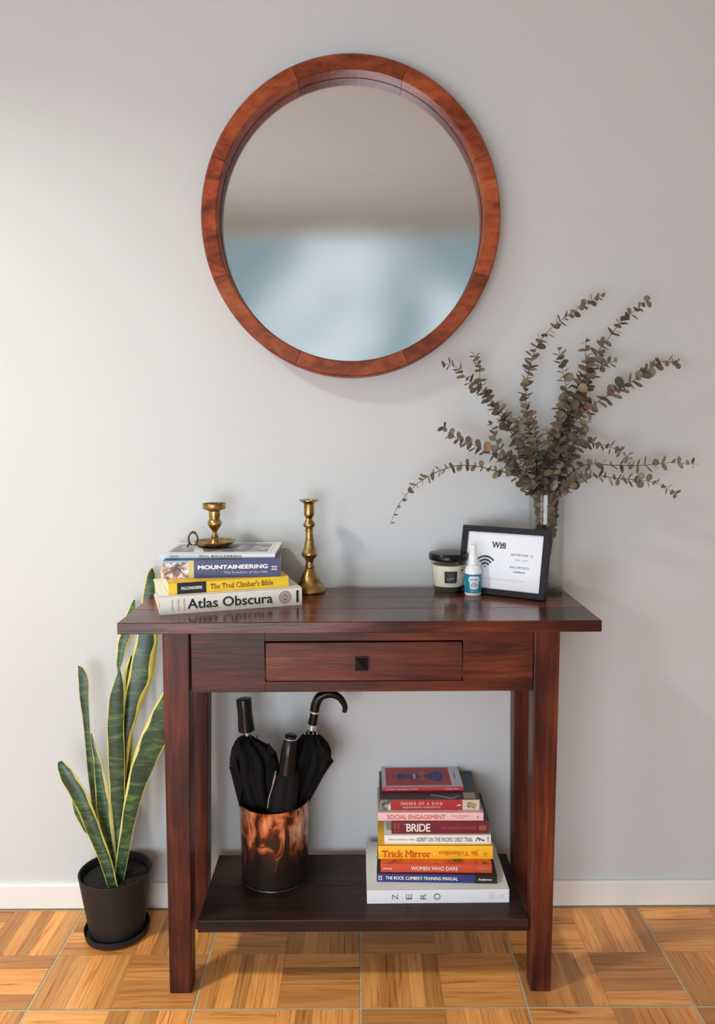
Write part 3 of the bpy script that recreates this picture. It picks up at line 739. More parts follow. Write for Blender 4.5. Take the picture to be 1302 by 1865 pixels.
lettering('XXXXXX', 0.052, 0.004, tp(0.52, 0.50, 0.0005), cm(200, 130, 80), b_, 'cover_lettering', marks=True, rot=90)
lettering('XXXXXX', 0.034, 0.003, tp(0.925, 0.50, 0.0005), cm(96, 100, 176), b_, 'cover_lettering', marks=True, rot=90)

# ------------------------------------------------------------------ brass candle holders
cs = empty('chamberstick', (-0.335, -0.088, ZD+0.0004), 'short brass chamberstick with round drip pan and ring handle, on the books', 'candle holder')
lathe('drip_pan', [(0, 0), (0.026, 0), (0.034, 0.003), (0.0475, 0.0115), (0.0485, 0.013), (0.047, 0.0135), (0.034, 0.006), (0.02, 0.0045), (0, 0.0045)], M['brass'], cs, 56)
lathe('stem', [(0, 0.0047), (0.0165, 0.0047), (0.0155, 0.008), (0.0115, 0.014), (0.0088, 0.022), (0.0085, 0.025), (0.0062, 0.027), (0.005, 0.034), (0.008, 0.039), (0.0145, 0.048), (0.0166, 0.054), (0.0155, 0.059), (0.012, 0.0625), (0.0, 0.063)], M['brass'], cs, 40)
lathe('candle_cup', [(0, 0.0632), (0.0118, 0.0632), (0.0128, 0.072), (0.0132, 0.081), (0.016, 0.084), (0.0245, 0.0865), (0.0262, 0.089), (0.0262, 0.097), (0.0275, 0.098), (0.027, 0.0995), (0.0245, 0.0995), (0.0238, 0.089), (0.011, 0.087), (0.0105, 0.07), (0, 0.07)], M['brass'], cs, 44)
bm = bmesh.new(); hx, hz = -0.0500, 0.0175
add_tube(bm, [(hx+0.0105*math.cos(R(a_)), 0.0, hz+0.0145*math.sin(R(a_))) for a_ in range(-75, 266, 11)], 0.0021, 8)
add_tube(bm, [(hx-0.009, 0, hz-0.008), (hx-0.012, 0, hz-0.015), (hx-0.016, 0, hz-0.020)], [0.002, 0.002, 0.0012], 8)
add_tube(bm, [(hx+0.006, 0, hz-0.011), (hx+0.011, 0, hz-0.015), (hx+0.018, 0, hz-0.0155), (hx+0.026, 0, hz-0.0165)], [0.002, 0.003, 0.0035, 0.003], 8)
add_tube(bm, [(hx-0.006, 0, hz+0.0145), (hx+0.0, 0, hz+0.0165), (hx+0.007, 0, hz+0.015)], [0.0012, 0.0028, 0.0012], 8)
build('ring_handle', bm, M['dark_brass'], cs, True)

st = empty('candlestick', (-0.119, -0.080, ZT), 'tall turned brass candlestick standing on the table beside the books', 'candle holder')
lathe('base', [(0, 0), (0.0345, 0), (0.0355, 0.002), (0.0355, 0.006), (0.0335, 0.009), (0.0325, 0.0145), (0.030, 0.019), (0.0265, 0.022), (0.0225, 0.029), (0.0195, 0.037), (0.0152, 0.046), (0.0108, 0.0545), (0.0105, 0.056), (0.0, 0.056)], M['brass'], st, 56)
lathe('stem', [(0, 0.0561), (0.0098, 0.0561), (0.0112, 0.060), (0.0098, 0.064), (0.0082, 0.070), (0.0102, 0.0765), (0.0175, 0.085), (0.0186, 0.089), (0.0175, 0.0935), (0.0135, 0.1025), (0.0104, 0.116), (0.009, 0.130), (0.0084, 0.142), (0.0098, 0.1435), (0.0098, 0.147), (0.0082, 0.1485), (0.0085, 0.151), (0.0125, 0.1525), (0.0142, 0.157), (0.0128, 0.1615), (0.0095, 0.166), (0.0068, 0.1715), (0.0, 0.172)], M['brass'], st, 40)
lathe('candle_cup', [(0, 0.1722), (0.0075, 0.1722), (0.0098, 0.176), (0.0122, 0.181), (0.0118, 0.186), (0.0117, 0.204), (0.0135, 0.208), (0.0205, 0.2115), (0.0222, 0.213), (0.0222, 0.2145), (0.020, 0.2152), (0.0115, 0.214), (0.0098, 0.21), (0.0098, 0.185), (0, 0.184)], M['brass'], st, 40)

# ------------------------------------------------------------------ jar candle
def cyl_map(r, z0, yaw=0.0, slope=0.0, off=0.0004):
    return lambda u, v: ((r+slope*v+off)*math.sin(u/r+yaw), -(r+slope*v+off)*math.cos(u/r+yaw), z0+v)
def curved_patch(name, r, u0, u1, z0, z1, mat, parent, yaw=0.0, r1=None, n=12, off=0.0003):
    bm = bmesh.new(); r1 = r if r1 is None else r1; A_ = []; B_ = []
    for i in range(n+1):
        a_ = u0/r+(u1-u0)/r*i/n+yaw
        A_.append(bm.verts.new(((r+off)*math.sin(a_), -(r+off)*math.cos(a_), z0))); B_.append(bm.verts.new(((r1+off)*math.sin(a_), -(r1+off)*math.cos(a_), z1)))
    for i in range(n): bm.faces.new((A_[i], A_[i+1], B_[i+1], B_[i]))
    return build(name, bm, mat, parent, True, recalc=False)
jc = empty('jar_candle', (0.2025, -0.0735, ZT), 'cream candle in a clear glass jar with black lid and square black label', 'candle')
lathe('glass_jar', [(0, 0), (0.031, 0), (0.0345, 0.003), (0.0352, 0.012), (0.0385, 0.045), (0.0408, 0.0735), (0.0398, 0.0735), (0.0376, 0.045), (0.0345, 0.0135), (0.0, 0.0132)], M['glass'], jc, 56)
lathe('glass_base', [(0, 0.001), (0.030, 0.001), (0.0335, 0.004), (0.0338, 0.0115), (0, 0.0125)], M['glass_base'], jc, 48)
lathe('wax', [(0, 0.0140), (0.0335, 0.0145), (0.0370, 0.046), (0.0385, 0.063), (0.0, 0.0625)], M['wax'], jc, 48)
lathe('lid', [(0, 0.0737), (0.0415, 0.0737), (0.0452, 0.0747), (0.0458, 0.077), (0.0456, 0.087), (0.0435, 0.0898), (0.030, 0.0918), (0, 0.0925)], M['black_plastic'], jc, 64)
lab = curved_patch('label_sticker', 0.0366, -0.0140, 0.0140, 0.0245, 0.0515, M['ink'], jc, yaw=0.03, r1=0.0393)
def jm(x, zc): return lambda u, v: (lambda rr, a_: (rr*math.sin(a_), -rr*math.cos(a_), zc+v))(0.0366+0.0027*((zc+v)-0.0245)/0.027+0.0007, (u+x)/0.038+0.03)
lettering('LOFT', 0.017, 0.0058, jm(0, 0.0345), M['pale_ink'], jc, 'label_lettering', bold=0.01)
lettering('XXXXXX', 0.016, 0.0022, jm(0, 0.0455), M['grey_ink'], jc, 'small_lettering', marks=True)
lettering('XXXXX', 0.012, 0.0022, jm(0, 0.0415), M['grey_ink'], jc, 'small_lettering', marks=True)
lettering('XXXXXXXX', 0.017, 0.0014, jm(0, 0.0280), M['grey_ink'], jc, 'small_lettering', marks=True)
bm = bmesh.new(); ring = []
for i in range(24):
    a_ = 2*math.pi*i/24; ring.append([bm.verts.new(jm(0.0275, 0.0530)(r_*math.cos(a_), r_*math.sin(a_)*1.0)) for r_ in (0.0078, 0.0085)])
for i in range(24): bm.faces.new((ring[i][0], ring[i][1], ring[(i+1) % 24][1], ring[(i+1) % 24][0]))
build('round_sticker', bm, M['grey_ink'], jc, recalc=False)
bm = bmesh.new(); bm.faces.new([bm.verts.new(jm(0.0275, 0.0530)(x_, y_)) for x_, y_ in ((-0.0045, 0.0005), (0, -0.003), (0.002, -0.0005), (0.004, 0.003), (-0.0008, 0.0022))]); build('leaf_emblem', bm, M['ink'], jc, recalc=False)

# ------------------------------------------------------------------ spray bottle
sb = empty('spray_bottle', (0.2525, -0.121, ZT), 'small white spray bottle with a turquoise label in front of the picture frame', 'bottle')
lathe('bottle', [(0, 0), (0.0165, 0), (0.0186, 0.0025), (0.0188, 0.005), (0.0188, 0.054), (0.0182, 0.059), (0.0155, 0.0655), (0.0112, 0.069), (0.0105, 0.0695), (0, 0.0695)], M['plastic_white'], sb, 48)
lathe('spray_cap', [(0, 0.0697), (0.0112, 0.0697), (0.0115, 0.073), (0.0105, 0.088), (0.0086, 0.094), (0.0076, 0.096), (0.0074, 0.112), (0.0066, 0.1145), (0, 0.115)], M['plastic_white'], sb, 40)
curved_patch('label_band', 0.0188, -0.030, 0.030, 0.0075, 0.0495, cm(24, 134, 172), sb, n=32)
curved_patch('label_top_line', 0.0188, -0.030, 0.030, 0.0475, 0.0495, cm(20, 92, 124), sb, n=32, off=0.0005)
sm_ = lambda zc, off=0.0009: (lambda u, v: ((0.0188+off)*math.sin(u/0.0188), -(0.0188+off)*math.cos(u/0.0188), zc+v))
bm = bmesh.new(); mpf = sm_(0.0295, 0.0006)
half = [(-0.0150, 0.0075), (-0.0120, 0.0125), (-0.008, 0.0160)]
rows = [(-0.0140, 0.0015), (-0.0125, 0.0095), (0.002, 0.0100), (0.005, 0.0118), (0.0085, 0.0128), (0.012, 0.0122), (0.0145, 0.0095), (0.016, 0.0088)]
prev = None
for zz, hw_ in rows:
    cur = [bm.verts.new(mpf(-hw_+2*hw_*i/8, zz)) for i in range(9)]
    if prev:
        for i in range(8): bm.faces.new((prev[i], prev[i+1], cur[i+1], cur[i]))
    prev = cur
build('label_shield', bm, cm(222, 236, 238), sb, True, recalc=False)
lettering('XXXXXXXX', 0.0190, 0.0026, sm_(0.0385), cm(70, 120, 146), sb, 'label_lettering', marks=True)
lettering('HAND', 0.0085, 0.0026, sm_(0.0305), cm(74, 110, 104), sb, 'label_lettering', bold=0.02)
lettering('SANITIZER', 0.0150, 0.0026, sm_(0.0265), cm(74, 110, 104), sb, 'label_lettering', bold=0.02)
lettering('XXXXXXX', 0.0130, 0.0016, sm_(0.0230), cm(200, 130, 140), sb, 'label_lettering', marks=True)
lettering('XXXXXX', 0.0160, 0.0036, sm_(0.0120, 0.0006), cm(96, 196, 226), sb, 'label_lettering', marks=True)

# ------------------------------------------------------------------ framed wifi card
FWd, FHt, LEAN = 0.209, 0.154, R(13)
fr = empty('picture_frame', (0.2245, -0.0775, ZT), 'black tabletop picture frame with a printed wifi card, leaning in front of the vase', 'frame', rz=R(-32.5))
FM = Matrix.Rotation(-LEAN, 4, 'X')
def fparts(name, boxes, mat, bevel=0.0006):
    bm = bmesh.new()
    for lo, hi in boxes: add_box(bm, lo, hi, bevel)
    bm.transform(FM @ Matrix.Translation((0, 0, 0.0002))); return build(name, bm, mat, fr)
fwid = 0.0135
fparts('frame_moulding', [((0, -0.010, 0), (FWd, 0.006, fwid)), ((0, -0.010, FHt-fwid), (FWd, 0.006, FHt)), ((0, -0.010, fwid), (fwid, 0.006, FHt-fwid)), ((FWd-fwid, -0.010, fwid), (FWd, 0.006, FHt-fwid))], M['frame_black'])
CARD = cm(232, 234, 242)
fparts('printed_card', [((fwid-0.001, -0.0035, fwid-0.001), (FWd-fwid+0.001, 0.003, FHt-fwid+0.001))], CARD, 0)
bm = bmesh.new(); v = [bm.verts.new(p) for p in ((0.09, 0.0065, 0.0), (0.13, 0.0065, 0.0), (0.12, 0.0065, 0.10), (0.10, 0.0065, 0.10))]
bm.free()
hexa('easel_back', [(0.08, 0.045, 0.0008), (0.12, 0.045, 0.0008), (0.12, 0.048, 0.0008), (0.08, 0.048, 0.0008)], [(0.085, 0.034, 0.11), (0.115, 0.034, 0.11), (0.115, 0.037, 0.11), (0.085, 0.037, 0.11)], M['frame_black'], fr)
def fm(fx, fz): return lambda u, v: tuple(FM @ Vector((fx*FWd+u, -0.0040, fz*FHt+v)))
lettering('Wifi', 0.0350, 0.0140, fm(0.435, 0.735), M['ink'], fr, 'title_lettering', bold=0.03, serif=True, spacing=1.1)
lettering('NETWORK IS', 0.0520, 0.0048, fm(0.705, 0.610), M['grey_ink'], fr, 'card_lettering', bold=0.02, serif=True, spacing=1.5)
lettering('xxxx xxxx', 0.0310, 0.0032, fm(0.705, 0.540), M['pale_ink'], fr, 'card_lettering', marks=True)
lettering('PASSWORD', 0.0440, 0.0048, fm(0.690, 0.430), M['grey_ink'], fr, 'card_lettering', bold=0.02, serif=True, spacing=1.5)
lettering('xxxxxxxx', 0.0270, 0.0034, fm(0.690, 0.365), M['grey_ink'], fr, 'card_lettering', marks=True)
bm = bmesh.new(); mf = fm(0.295, 0.405)
for r_, w_ in ((0.0120, 0.0048), (0.0195, 0.0045), (0.0275, 0.0045)):
    prev = None
    for i in range(17):
        a_ = R(42+96*i/16); cur = [bm.verts.new(mf(q_*math.cos(a_)*0.98, q_*math.sin(a_)-0.004)) for q_ in (r_-w_/2, r_+w_/2)]
        if prev: bm.faces.new((cur[0], prev[0], prev[1], cur[1]))
        prev = cur
build('wifi_symbol', bm, cm(62, 72, 78), fr, recalc=False)
bm = bmesh.new(); bm.faces.new([bm.verts.new(mf(0.0025*math.cos(R(a_)), 0.0005+0.0022*math.sin(R(a_)))) for a_ in range(0, 360, 30)]); build('wifi_dot', bm, M['grey_ink'], fr, recalc=False)
bm = bmesh.new(); mf = fm(0.52, 0.235); bm.faces.new([bm.verts.new(mf(x_, z_)) for x_, z_ in ((-0.05, -0.0004), (0.05, -0.0004), (0.05, 0.0004), (-0.05, 0.0004))]); build('thin_rule', bm, M['pale_ink'], fr, recalc=False)

# ------------------------------------------------------------------ glass vase
VX, VY, VR, VH = 0.4270, -0.0775, 0.0395, 0.226
vs_ = empty('glass_vase', (VX, VY, ZT), 'tall clear glass cylinder vase at the right end of the table top', 'vase')
lathe('glass_wall', [(VR-0.003, 0), (VR, 0.002), (VR, VH-0.001), (VR-0.001, VH), (VR-0.0022, VH-0.001), (VR-0.0026, 0.014), (0, 0.012)], M['glass'], vs_, 64)
lathe('glass_bottom', [(0, 0.0004), (VR-0.005, 0.0004), (VR-0.001, 0.003), (VR-0.0012, 0.0105), (0, 0.0115)], M['glass_base'], vs_, 64)

# ------------------------------------------------------------------ eucalyptus branches
def leaf_mat():
    m, nt, b = base_mat('dried_eucalyptus_leaf'); oi = N(nt, 'ShaderNodeObjectInfo')
    rp = N(nt, 'ShaderNodeValToRGB'); el = rp.color_ramp.elements
    el[0].position = 0.0; el[0].color = srgb(84, 80, 66); el[1].position = 1.0; el[1].color = srgb(150, 112, 88)
    for p, c in ((0.2, (112, 107, 88)), (0.4, (92, 82, 68)), (0.55, (138, 132, 110)), (0.7, (112, 98, 78)), (0.85, (150, 138, 110)), (0.95, (110, 90, 76))):
        e = el.new(p); e.color = srgb(*c)
    nt.links.new(oi.outputs['Random'], rp.inputs[0])
    tc = N(nt, 'ShaderNodeTexCoord'); nz = N(nt, 'ShaderNodeTexNoise', Scale=2.5, Detail=3.0); nt.links.new(tc.outputs['Object'], nz.inputs['Vector'])
    mrn = N(nt, 'ShaderNodeMapRange'); mrn.inputs['To Min'].default_value = 0.6; mrn.inputs['To Max'].default_value = 1.35; nt.links.new(nz.outputs['Fac'], mrn.inputs['Value'])
    hs = N(nt, 'ShaderNodeHueSaturation'); nt.links.new(mrn.outputs[0], hs.inputs['Value']); nt.links.new(rp.outputs[0], hs.inputs['Color'])
    nt.links.new(hs.outputs[0], b.inputs['Base Color']); b.inputs['Roughness'].default_value = 0.6
    return m
M['leaf'] = leaf_mat()
M['stem'] = plain('dried_stem', srgb(96, 72, 56), 0.7, noise=0.2)
M['bark'] = plain('stem_bark', srgb(104, 82, 72), 0.8, noise=0.45, nscale=120)
LEAFM = []
for q_ in range(4):
    bm = bmesh.new(); n = 10; cup = (0.12, 0.25, -0.18, 0.35)[q_]; asp = (1.0, 0.92, 1.05, 0.8)[q_]
    c_ = bm.verts.new((0.55, 0, -cup*0.15)); st_ = bm.verts.new((0.0, 0, 0.0)); ring = [st_]
    for i in range(1, n):
        a_ = math.pi-2*math.pi*i/n
        ring.append(bm.verts.new((0.55+0.47*math.cos(a_), 0.5*asp*math.sin(a_), cup*(0.35*abs(math.sin(a_))**1.5+0.12*math.cos(a_)))))
    for i in range(n): bm.faces.new((c_, ring[i], ring[(i+1) % n]))
    me = bpy.data.meshes.new('leaf'); bm.to_mesh(me); bm.free(); me.materials.append(M['leaf'])
    for p_ in me.polygons: p_.use_smooth = True
    LEAFM.append(me)
def branch(pts, y_end, label, size=0.0135, start=0.0, step=0.0125, root=None):
    """pts are stem points in the close-up frame; y_end the depth the tip reaches"""
    r0 = rnd.uniform(0, 6.28); rr = rnd.uniform(0.010, 0.030)
    bx, by = VX+rr*math.cos(r0), VY+rr*math.sin(r0)*0.8
    n = len(pts); path = []
    if root is None: path = [Vector((VX+(bx-VX)*0.35, VY+(by-VY)*0.35, ZT+rnd.uniform(0.05, 0.12))), Vector((bx, by, ZT+VH-0.02))]
    y0 = by
    for i, (cx, cy) in enumerate(pts):
        f = i/(n-1); y = y0+(y_end-y0)*f
        path.append(on_y(cx/2.17+690, cy/2.17+520, y))
    sp_ = spline(path, 6)
    o = empty('eucalyptus_branch', sp_[0], label, 'branch', 'dried eucalyptus branches in the vase')
    org = Vector(sp_[0])
    nn = len(sp_)
    tube('stem', [p-org for p in sp_], [0.0016*(1-0.7*i/nn)+(0.0018 if i < 7 else 0.0) for i in range(nn)], M['stem'], o, 6)
    # leaves in opposite pairs
    cum = [0.0]
    for a_, b2 in zip(sp_, sp_[1:]): cum.append(cum[-1]+(b2-a_).length)
    tot = cum[-1]; s_ = 0.0; ang = rnd.uniform(0, 3)
    zmin = ZT+0.115
    while s_ < tot:
        s_ += step*rnd.uniform(0.8, 1.25)
        if s_ >= tot: break
        i = max(k for k in range(nn) if cum[k] <= s_); i = min(i, nn-2)
        f = (s_-cum[i])/max(1e-6, cum[i+1]-cum[i]); p = sp_[i].lerp(sp_[i+1], f); tdir = (sp_[i+1]-sp_[i]).normalized()
        if p.z < zmin: continue
        rad = math.hypot(p.x-VX, p.y-VY); inside = p.z < ZT+VH
        fr_ = s_/tot
        ang += math.pi/2+rnd.uniform(-0.4, 0.4)
        a0 = tdir.orthogonal().normalized(); b0 = tdir.cross(a0)
        for sd in (0, math.pi):
            if rnd.random() < 0.1: continue
            d = (a0*math.cos(ang+sd)+b0*math.sin(ang+sd)+tdir*rnd.uniform(0.1, 0.7)).normalized()
            sz = size*rnd.uniform(0.75, 1.25)*(1.0 if fr_ < 0.75 else 1.0-1.4*(fr_-0.75))
            if inside:
                sz *= 0.75; d = (d+Vector((0, 0, 0.8))).normalized()
                tip = p+d*sz
                rt = math.hypot(tip.x-VX, tip.y-VY)
                if rt > VR-0.006: d = (Vector((VX, VY, p.z))-p+Vector((0, 0, 0.03))).normalized()
            if (p+d*sz).y > -0.006: d.y = -abs(d.y); d.normalize()
            up = (tdir+Vector((rnd.uniform(-.7, .7), rnd.uniform(-.7, .7), rnd.uniform(-.7, .7)))).normalized()
            yv = up.cross(d).normalized(); zv = d.cross(yv)
            me = LEAFM[rnd.randrange(4)]; l_ = link('leaf', me, o)
            q = p-org
            l_.matrix_local = Matrix(((d.x*sz, yv.x*sz, zv.x*sz, q.x), (d.y*sz, yv.y*sz, zv.y*sz, q.y), (d.z*sz, yv.z*sz, zv.z*sz, q.z), (0, 0, 0, 1)))
    return o
BR = [
 ([(645, 800), (622, 700), (592, 560), (580, 450), (590, 350), (615, 260), (660, 190), (730, 130), (790, 90), (880, 38)], -0.09, 'slim eucalyptus branch rising in a curve, second tallest, left of the tallest one', 0.0125),
 ([(668, 800), (700, 640), (760, 500), (815, 390), (862, 270), (910, 205), (960, 140), (1010, 100), (1070, 55)], -0.12, 'eucalyptus branch reaching highest to the upper right', 0.0150),
 ([(668, 800), (720, 640), (780, 530), (850, 470), (930, 420), (1000, 380), (1070, 330), (1120, 300), (1180, 305)], -0.07, 'round-leaved eucalyptus branch slanting right to a tip level with the mirror bottom', 0.0155),
 ([(660, 800), (690, 620), (742, 450), (728, 350), (712, 250)], -0.14, 'short eucalyptus branch standing upright in the middle, ending in two round leaves', 0.0145),
 ([(664, 800), (700, 610), (770, 440), (820, 340), (815, 260), (822, 205)], -0.16, 'dense upright eucalyptus branch right of centre with a dark tip', 0.0150),
 ([(668, 800), (730, 600), (800, 440), (850, 340), (900, 310), (935, 298)], -0.11, 'eucalyptus branch right of centre ending in a tan-pink leaf', 0.0150),
 ([(640, 800), (600, 690), (540, 590), (480, 495), (420, 430), (355, 375), (300, 320), (250, 308)], -0.10, 'eucalyptus branch leaning upper left with its tip just below the mirror', 0.0145),
 ([(640, 800), (560, 640), (455, 480), (405, 400), (395, 320), (368, 260)], -0.07, 'eucalyptus branch with an upturned tip just right of the mirror edge', 0.0120),
 ([(632, 810), (560, 725), (500, 682), (430, 660), (380, 632), (300, 600), (250, 556)], -0.13, 'small-leaved eucalyptus branch pointing left at mid height', 0.0135),
 ([(630, 830), (545, 752), (450, 730), (390, 715), (310, 712), (230, 737), (160, 777), (110, 825), (70, 880), (45, 945)], -0.14, 'sparse eucalyptus branch arching far left and drooping down', 0.0105),
 ([(680, 820), (740, 700), (800, 628), (880, 628), (950, 655), (1015, 700)], -0.12, 'eucalyptus branch bending right and down in the middle right', 0.0125),
 ([(680, 830), (760, 742), (830, 706), (920, 710), (1050, 710), (1150, 700), (1262, 706)], -0.10, 'long sparse eucalyptus branch pointing straight right, the rightmost tip', 0.0130),
 ([(682, 840), (760, 772), (850, 752), (940, 762), (1040, 770), (1110, 787), (1180, 830)], -0.15, 'lowest eucalyptus branch on the right with small close leaves', 0.0115),
 ([(650, 840), (606, 720), (566, 610), (540, 520)], -0.17, 'short eucalyptus branch in the centre left of the bunch', 0.0130),
 ([(655, 850), (640, 740), (628, 640), (600, 500)], -0.13, 'short dark eucalyptus branch in the heart of the bunch', 0.0135),
 ([(664, 850), (720, 720), (780, 610), (835, 520)], -0.18, 'short eucalyptus branch in front right of centre', 0.0140),
 ([(636, 840), (560, 745), (480, 650), (440, 545)], -0.16, 'eucalyptus branch with a dark leaf cluster left of centre', 0.0125),
 ([(662, 850), (690, 730), (715, 610), (712, 480)], -0.19, 'upright eucalyptus branch at the front of the bunch', 0.0140),
 ([(650, 850), (668, 770), (676, 680), (660, 560)], -0.15, 'short eucalyptus branch straight up behind the front one', 0.0130),
 ([(622, 850), (590, 800), (560, 765), (520, 735)], -0.12, 'short branch of reddish-brown leaves leaning left over the vase rim', 0.0150),
 ([(684, 850), (730, 810), (770, 770), (820, 745)], -0.17, 'short leafy branch leaning right over the vase rim', 0.0135),
]
for pts, ye, lb, sz in BR:
    sparse = 'sparse' in lb
    branch(pts, ye, lb, sz*1.52, step=0.0165 if sparse else 0.0100)

# ------------------------------------------------------------------ snake plant
PC = Vector((-0.583, -0.100, 0))
sn = empty('snake_plant', PC, 'snake plant with yellow-edged leaves in a black pot on the floor left of the table', 'plant')
lathe('saucer', [(0, 0.0), (0.066, 0.0), (0.073, 0.004), (0.076, 0.019), (0.0735, 0.019), (0.070, 0.006), (0, 0.0055)], M['pot'], sn, 56)
lathe('pot', [(0, 0.006), (0.0585, 0.006), (0.062, 0.009), (0.084, 0.152), (0.0845, 0.154), (0.0825, 0.155), (0.080, 0.153), (0.077, 0.132), (0, 0.131)], M['pot'], sn, 64)
bm = bmesh.new(); add_lathe(bm, [(0.0765, 0.1325), (0.07, 0.137), (0.05, 0.140), (0.03, 0.142), (0.0, 0.141)], 32)
for v in bm.verts: v.co.z += rnd.uniform(-0.002, 0.003)
build('soil', bm, M['soil'], sn)
def blade_mat():
    m, nt, b = base_mat('snake_plant_green'); tc = N(nt, 'ShaderNodeTexCoord'); mp = N(nt, 'ShaderNodeMapping'); mp.inputs['Scale'].default_value = (18, 18, 75)
    nt.links.new(tc.outputs['Object'], mp.inputs[0])
    nz = N(nt, 'ShaderNodeTexNoise', Scale=1.0, Detail=4.0, Distortion=1.2); nt.links.new(mp.outputs[0], nz.inputs['Vector'])
    rp = N(nt, 'ShaderNodeValToRGB'); el = rp.color_ramp.elements; el[0].position = 0.38; el[0].color = srgb(28, 52, 36); el[1].position = 0.72; el[1].color = srgb(84, 118, 62)
    e = el.new(0.52); e.color = srgb(42, 72, 42)
    nt.links.new(nz.outputs['Fac'], rp.inputs[0]); nt.links.new(rp.outputs[0], b.inputs['Base Color']); b.inputs['Roughness'].default_value = 0.36
    return m
M['blade'] = blade_mat(); M['margin'] = plain('yellow_leaf_margin', srgb(222, 208, 96), 0.4, noise=0.12, nscale=30)
M['margin_pale'] = plain('pale_leaf_margin', srgb(208, 200, 122), 0.4, noise=0.12, nscale=30)
def blade(rows, y0, y1, label=None, yaw=0.0, margin='margin', fold=0.12, ml=0.14, mright=0.14, twist=0.0):
    """rows: (x, y, width) in the plant close-up from base to tip"""
    n = len(rows); P = []; Wd = []
    for i, (cx, cy, wd) in enumerate(rows):
        f = i/(n-1); P.append(on_y(cx/2.958+80, cy/2.958+1130, y0+(y1-y0)*f)); Wd.append(Vector((wd, 0, 0)))
    P[0].z = min(P[0].z, 0.139)
    sp_ = spline(P, 6); sw = [max(0.0, v.x) for v in spline(Wd, 6)]
    bm = bmesh.new(); prev = None; T = 0.0016
    for i, p in enumerate(sp_):
        f = i/(len(sp_)-1)
        t_ = (sp_[min(i+1, len(sp_)-1)]-sp_[max(i-1, 0)]).normalized()
        a_ = yaw+twist*f; side = Vector((math.cos(a_), math.sin(a_), 0)); side = (side-t_*side.dot(t_)).normalized(); nrm = side.cross(t_).normalized()
        hw = sw[i]*0.000423/2/max(0.35, math.cos(a_)) + 0.0003
        us = (-1, min(-0.5, -1+1.7*ml*(1+0.3*math.sin(i*0.8))), -0.45, 0, 0.45, max(0.5, 1-1.7*mright*(1+0.3*math.sin(i*0.7+1))), 1)
        fr_ = []; bk = []
        for u in us:
            off = nrm*(fold*hw*(1-u*u)*-1.0)
            q = p-PC+side*(u*hw)-off
            fr_.append(bm.verts.new(q+nrm*T*0.5*(1-0.7*abs(u)))); bk.append(bm.verts.new(q-nrm*T*0.5*(1-0.7*abs(u))))
        loop = fr_+bk[::-1]
        if prev:
            m_ = len(loop)
            for k_ in range(m_):
                fc = bm.faces.new((prev[k_], prev[(k_+1) % m_], loop[(k_+1) % m_], loop[k_]))
                ed = k_ in (0, 5, 6, 7, 12, 13)
                fc.material_index = 1 if ed else 0
        prev = loop
    o = build('leaf', bm, [M['blade'], M[margin]], sn, True)
    if label: o['label'] = label
    return o
blade([(375, 1330, 26), (350, 1250, 26), (300, 1270, 26)][:1]+[(360, 1250, 30), (250, 1150, 34), (205, 1085, 36), (172, 1010, 36), (156, 965, 6)], -0.085, -0.06, 'short leaf behind the leftmost one', margin='margin')
blade([(392, 1380, 44), (400, 1250, 56), (398, 1100, 70), (395, 900, 80), (390, 720, 88), (386, 560, 88), (392, 430, 80), (402, 340, 50), (408, 268, 6)], -0.105, -0.10, 'broad dark leaf in the middle', yaw=0.15, ml=0.05, mright=0.05)
blade([(405, 1370, 40), (425, 1200, 44), (440, 1000, 44), (452, 800, 40), (458, 620, 34), (452, 420, 40), (460, 280, 50), (470, 190, 10)], -0.085, -0.05, 'pale yellow leaf seen edge-on behind the middle', yaw=0.5, margin='margin', ml=0.5, mright=0.6)
blade([(402, 1380, 30), (398, 1100, 26), (400, 800, 22), (402, 560, 18), (402, 300, 16), (406, 230, 34), (420, 150, 56), (442, 60, 66), (470, -40, 50), (488, -110, 10)], -0.075, -0.035, 'narrow-waisted leaf rising behind the table top', ml=0.16)
blade([(398, 1390, 46), (395, 1200, 58), (400, 1050, 64), (405, 900, 66), (420, 740, 72), (452, 580, 60), (482, 440, 96), (520, 300, 124), (548, 150, 118), (562, 40, 100), (574, -120, 84), (580, -230, 56), (583, -280, 14)], -0.115, -0.028, 'tallest leaf with a bright yellow edge, its tip above the table top', twist=0.3, ml=0.09, mright=0.25)
blade([(385, 1380, 44), (360, 1250, 60), (330, 1050, 84), (312, 900, 74), (290, 760, 44), (270, 680, 22), (255, 608, 5)], -0.120, -0.085, 'short pointed leaf with a pale right edge', margin='margin_pale', mright=0.3, ml=0.08)
blade([(372, 1385, 40), (345, 1260, 50), (300, 1080, 56), (268, 900, 46), (245, 720, 38), (230, 560, 36), (218, 430, 50), (212, 320, 56), (200, 270, 36), (186, 246, 6)], -0.105, -0.075, 'slender dark leaf rising left of the middle', ml=0.06, mright=0.08)
blade([(372, 1400, 52), (330, 1290, 66), (275, 1150, 76), (225, 1020, 80), (175, 920, 84), (130, 845, 80), (100, 790, 56), (84, 760, 22)], -0.150, -0.135, 'leftmost leaf leaning outward with a blunt tip', ml=0.07, mright=0.1, fold=0.25)
blade([(400, 1390, 56), (430, 1230, 66), (455, 1080, 76), (490, 920, 96), (540, 760, 124), (590, 640, 138), (632, 530, 124), (668, 420, 84), (700, 340, 30), (712, 310, 6)], -0.125, -0.14, 'broad leaf leaning right behind the table leg', ml=0.13, mright=0.05, margin='margin_pale')

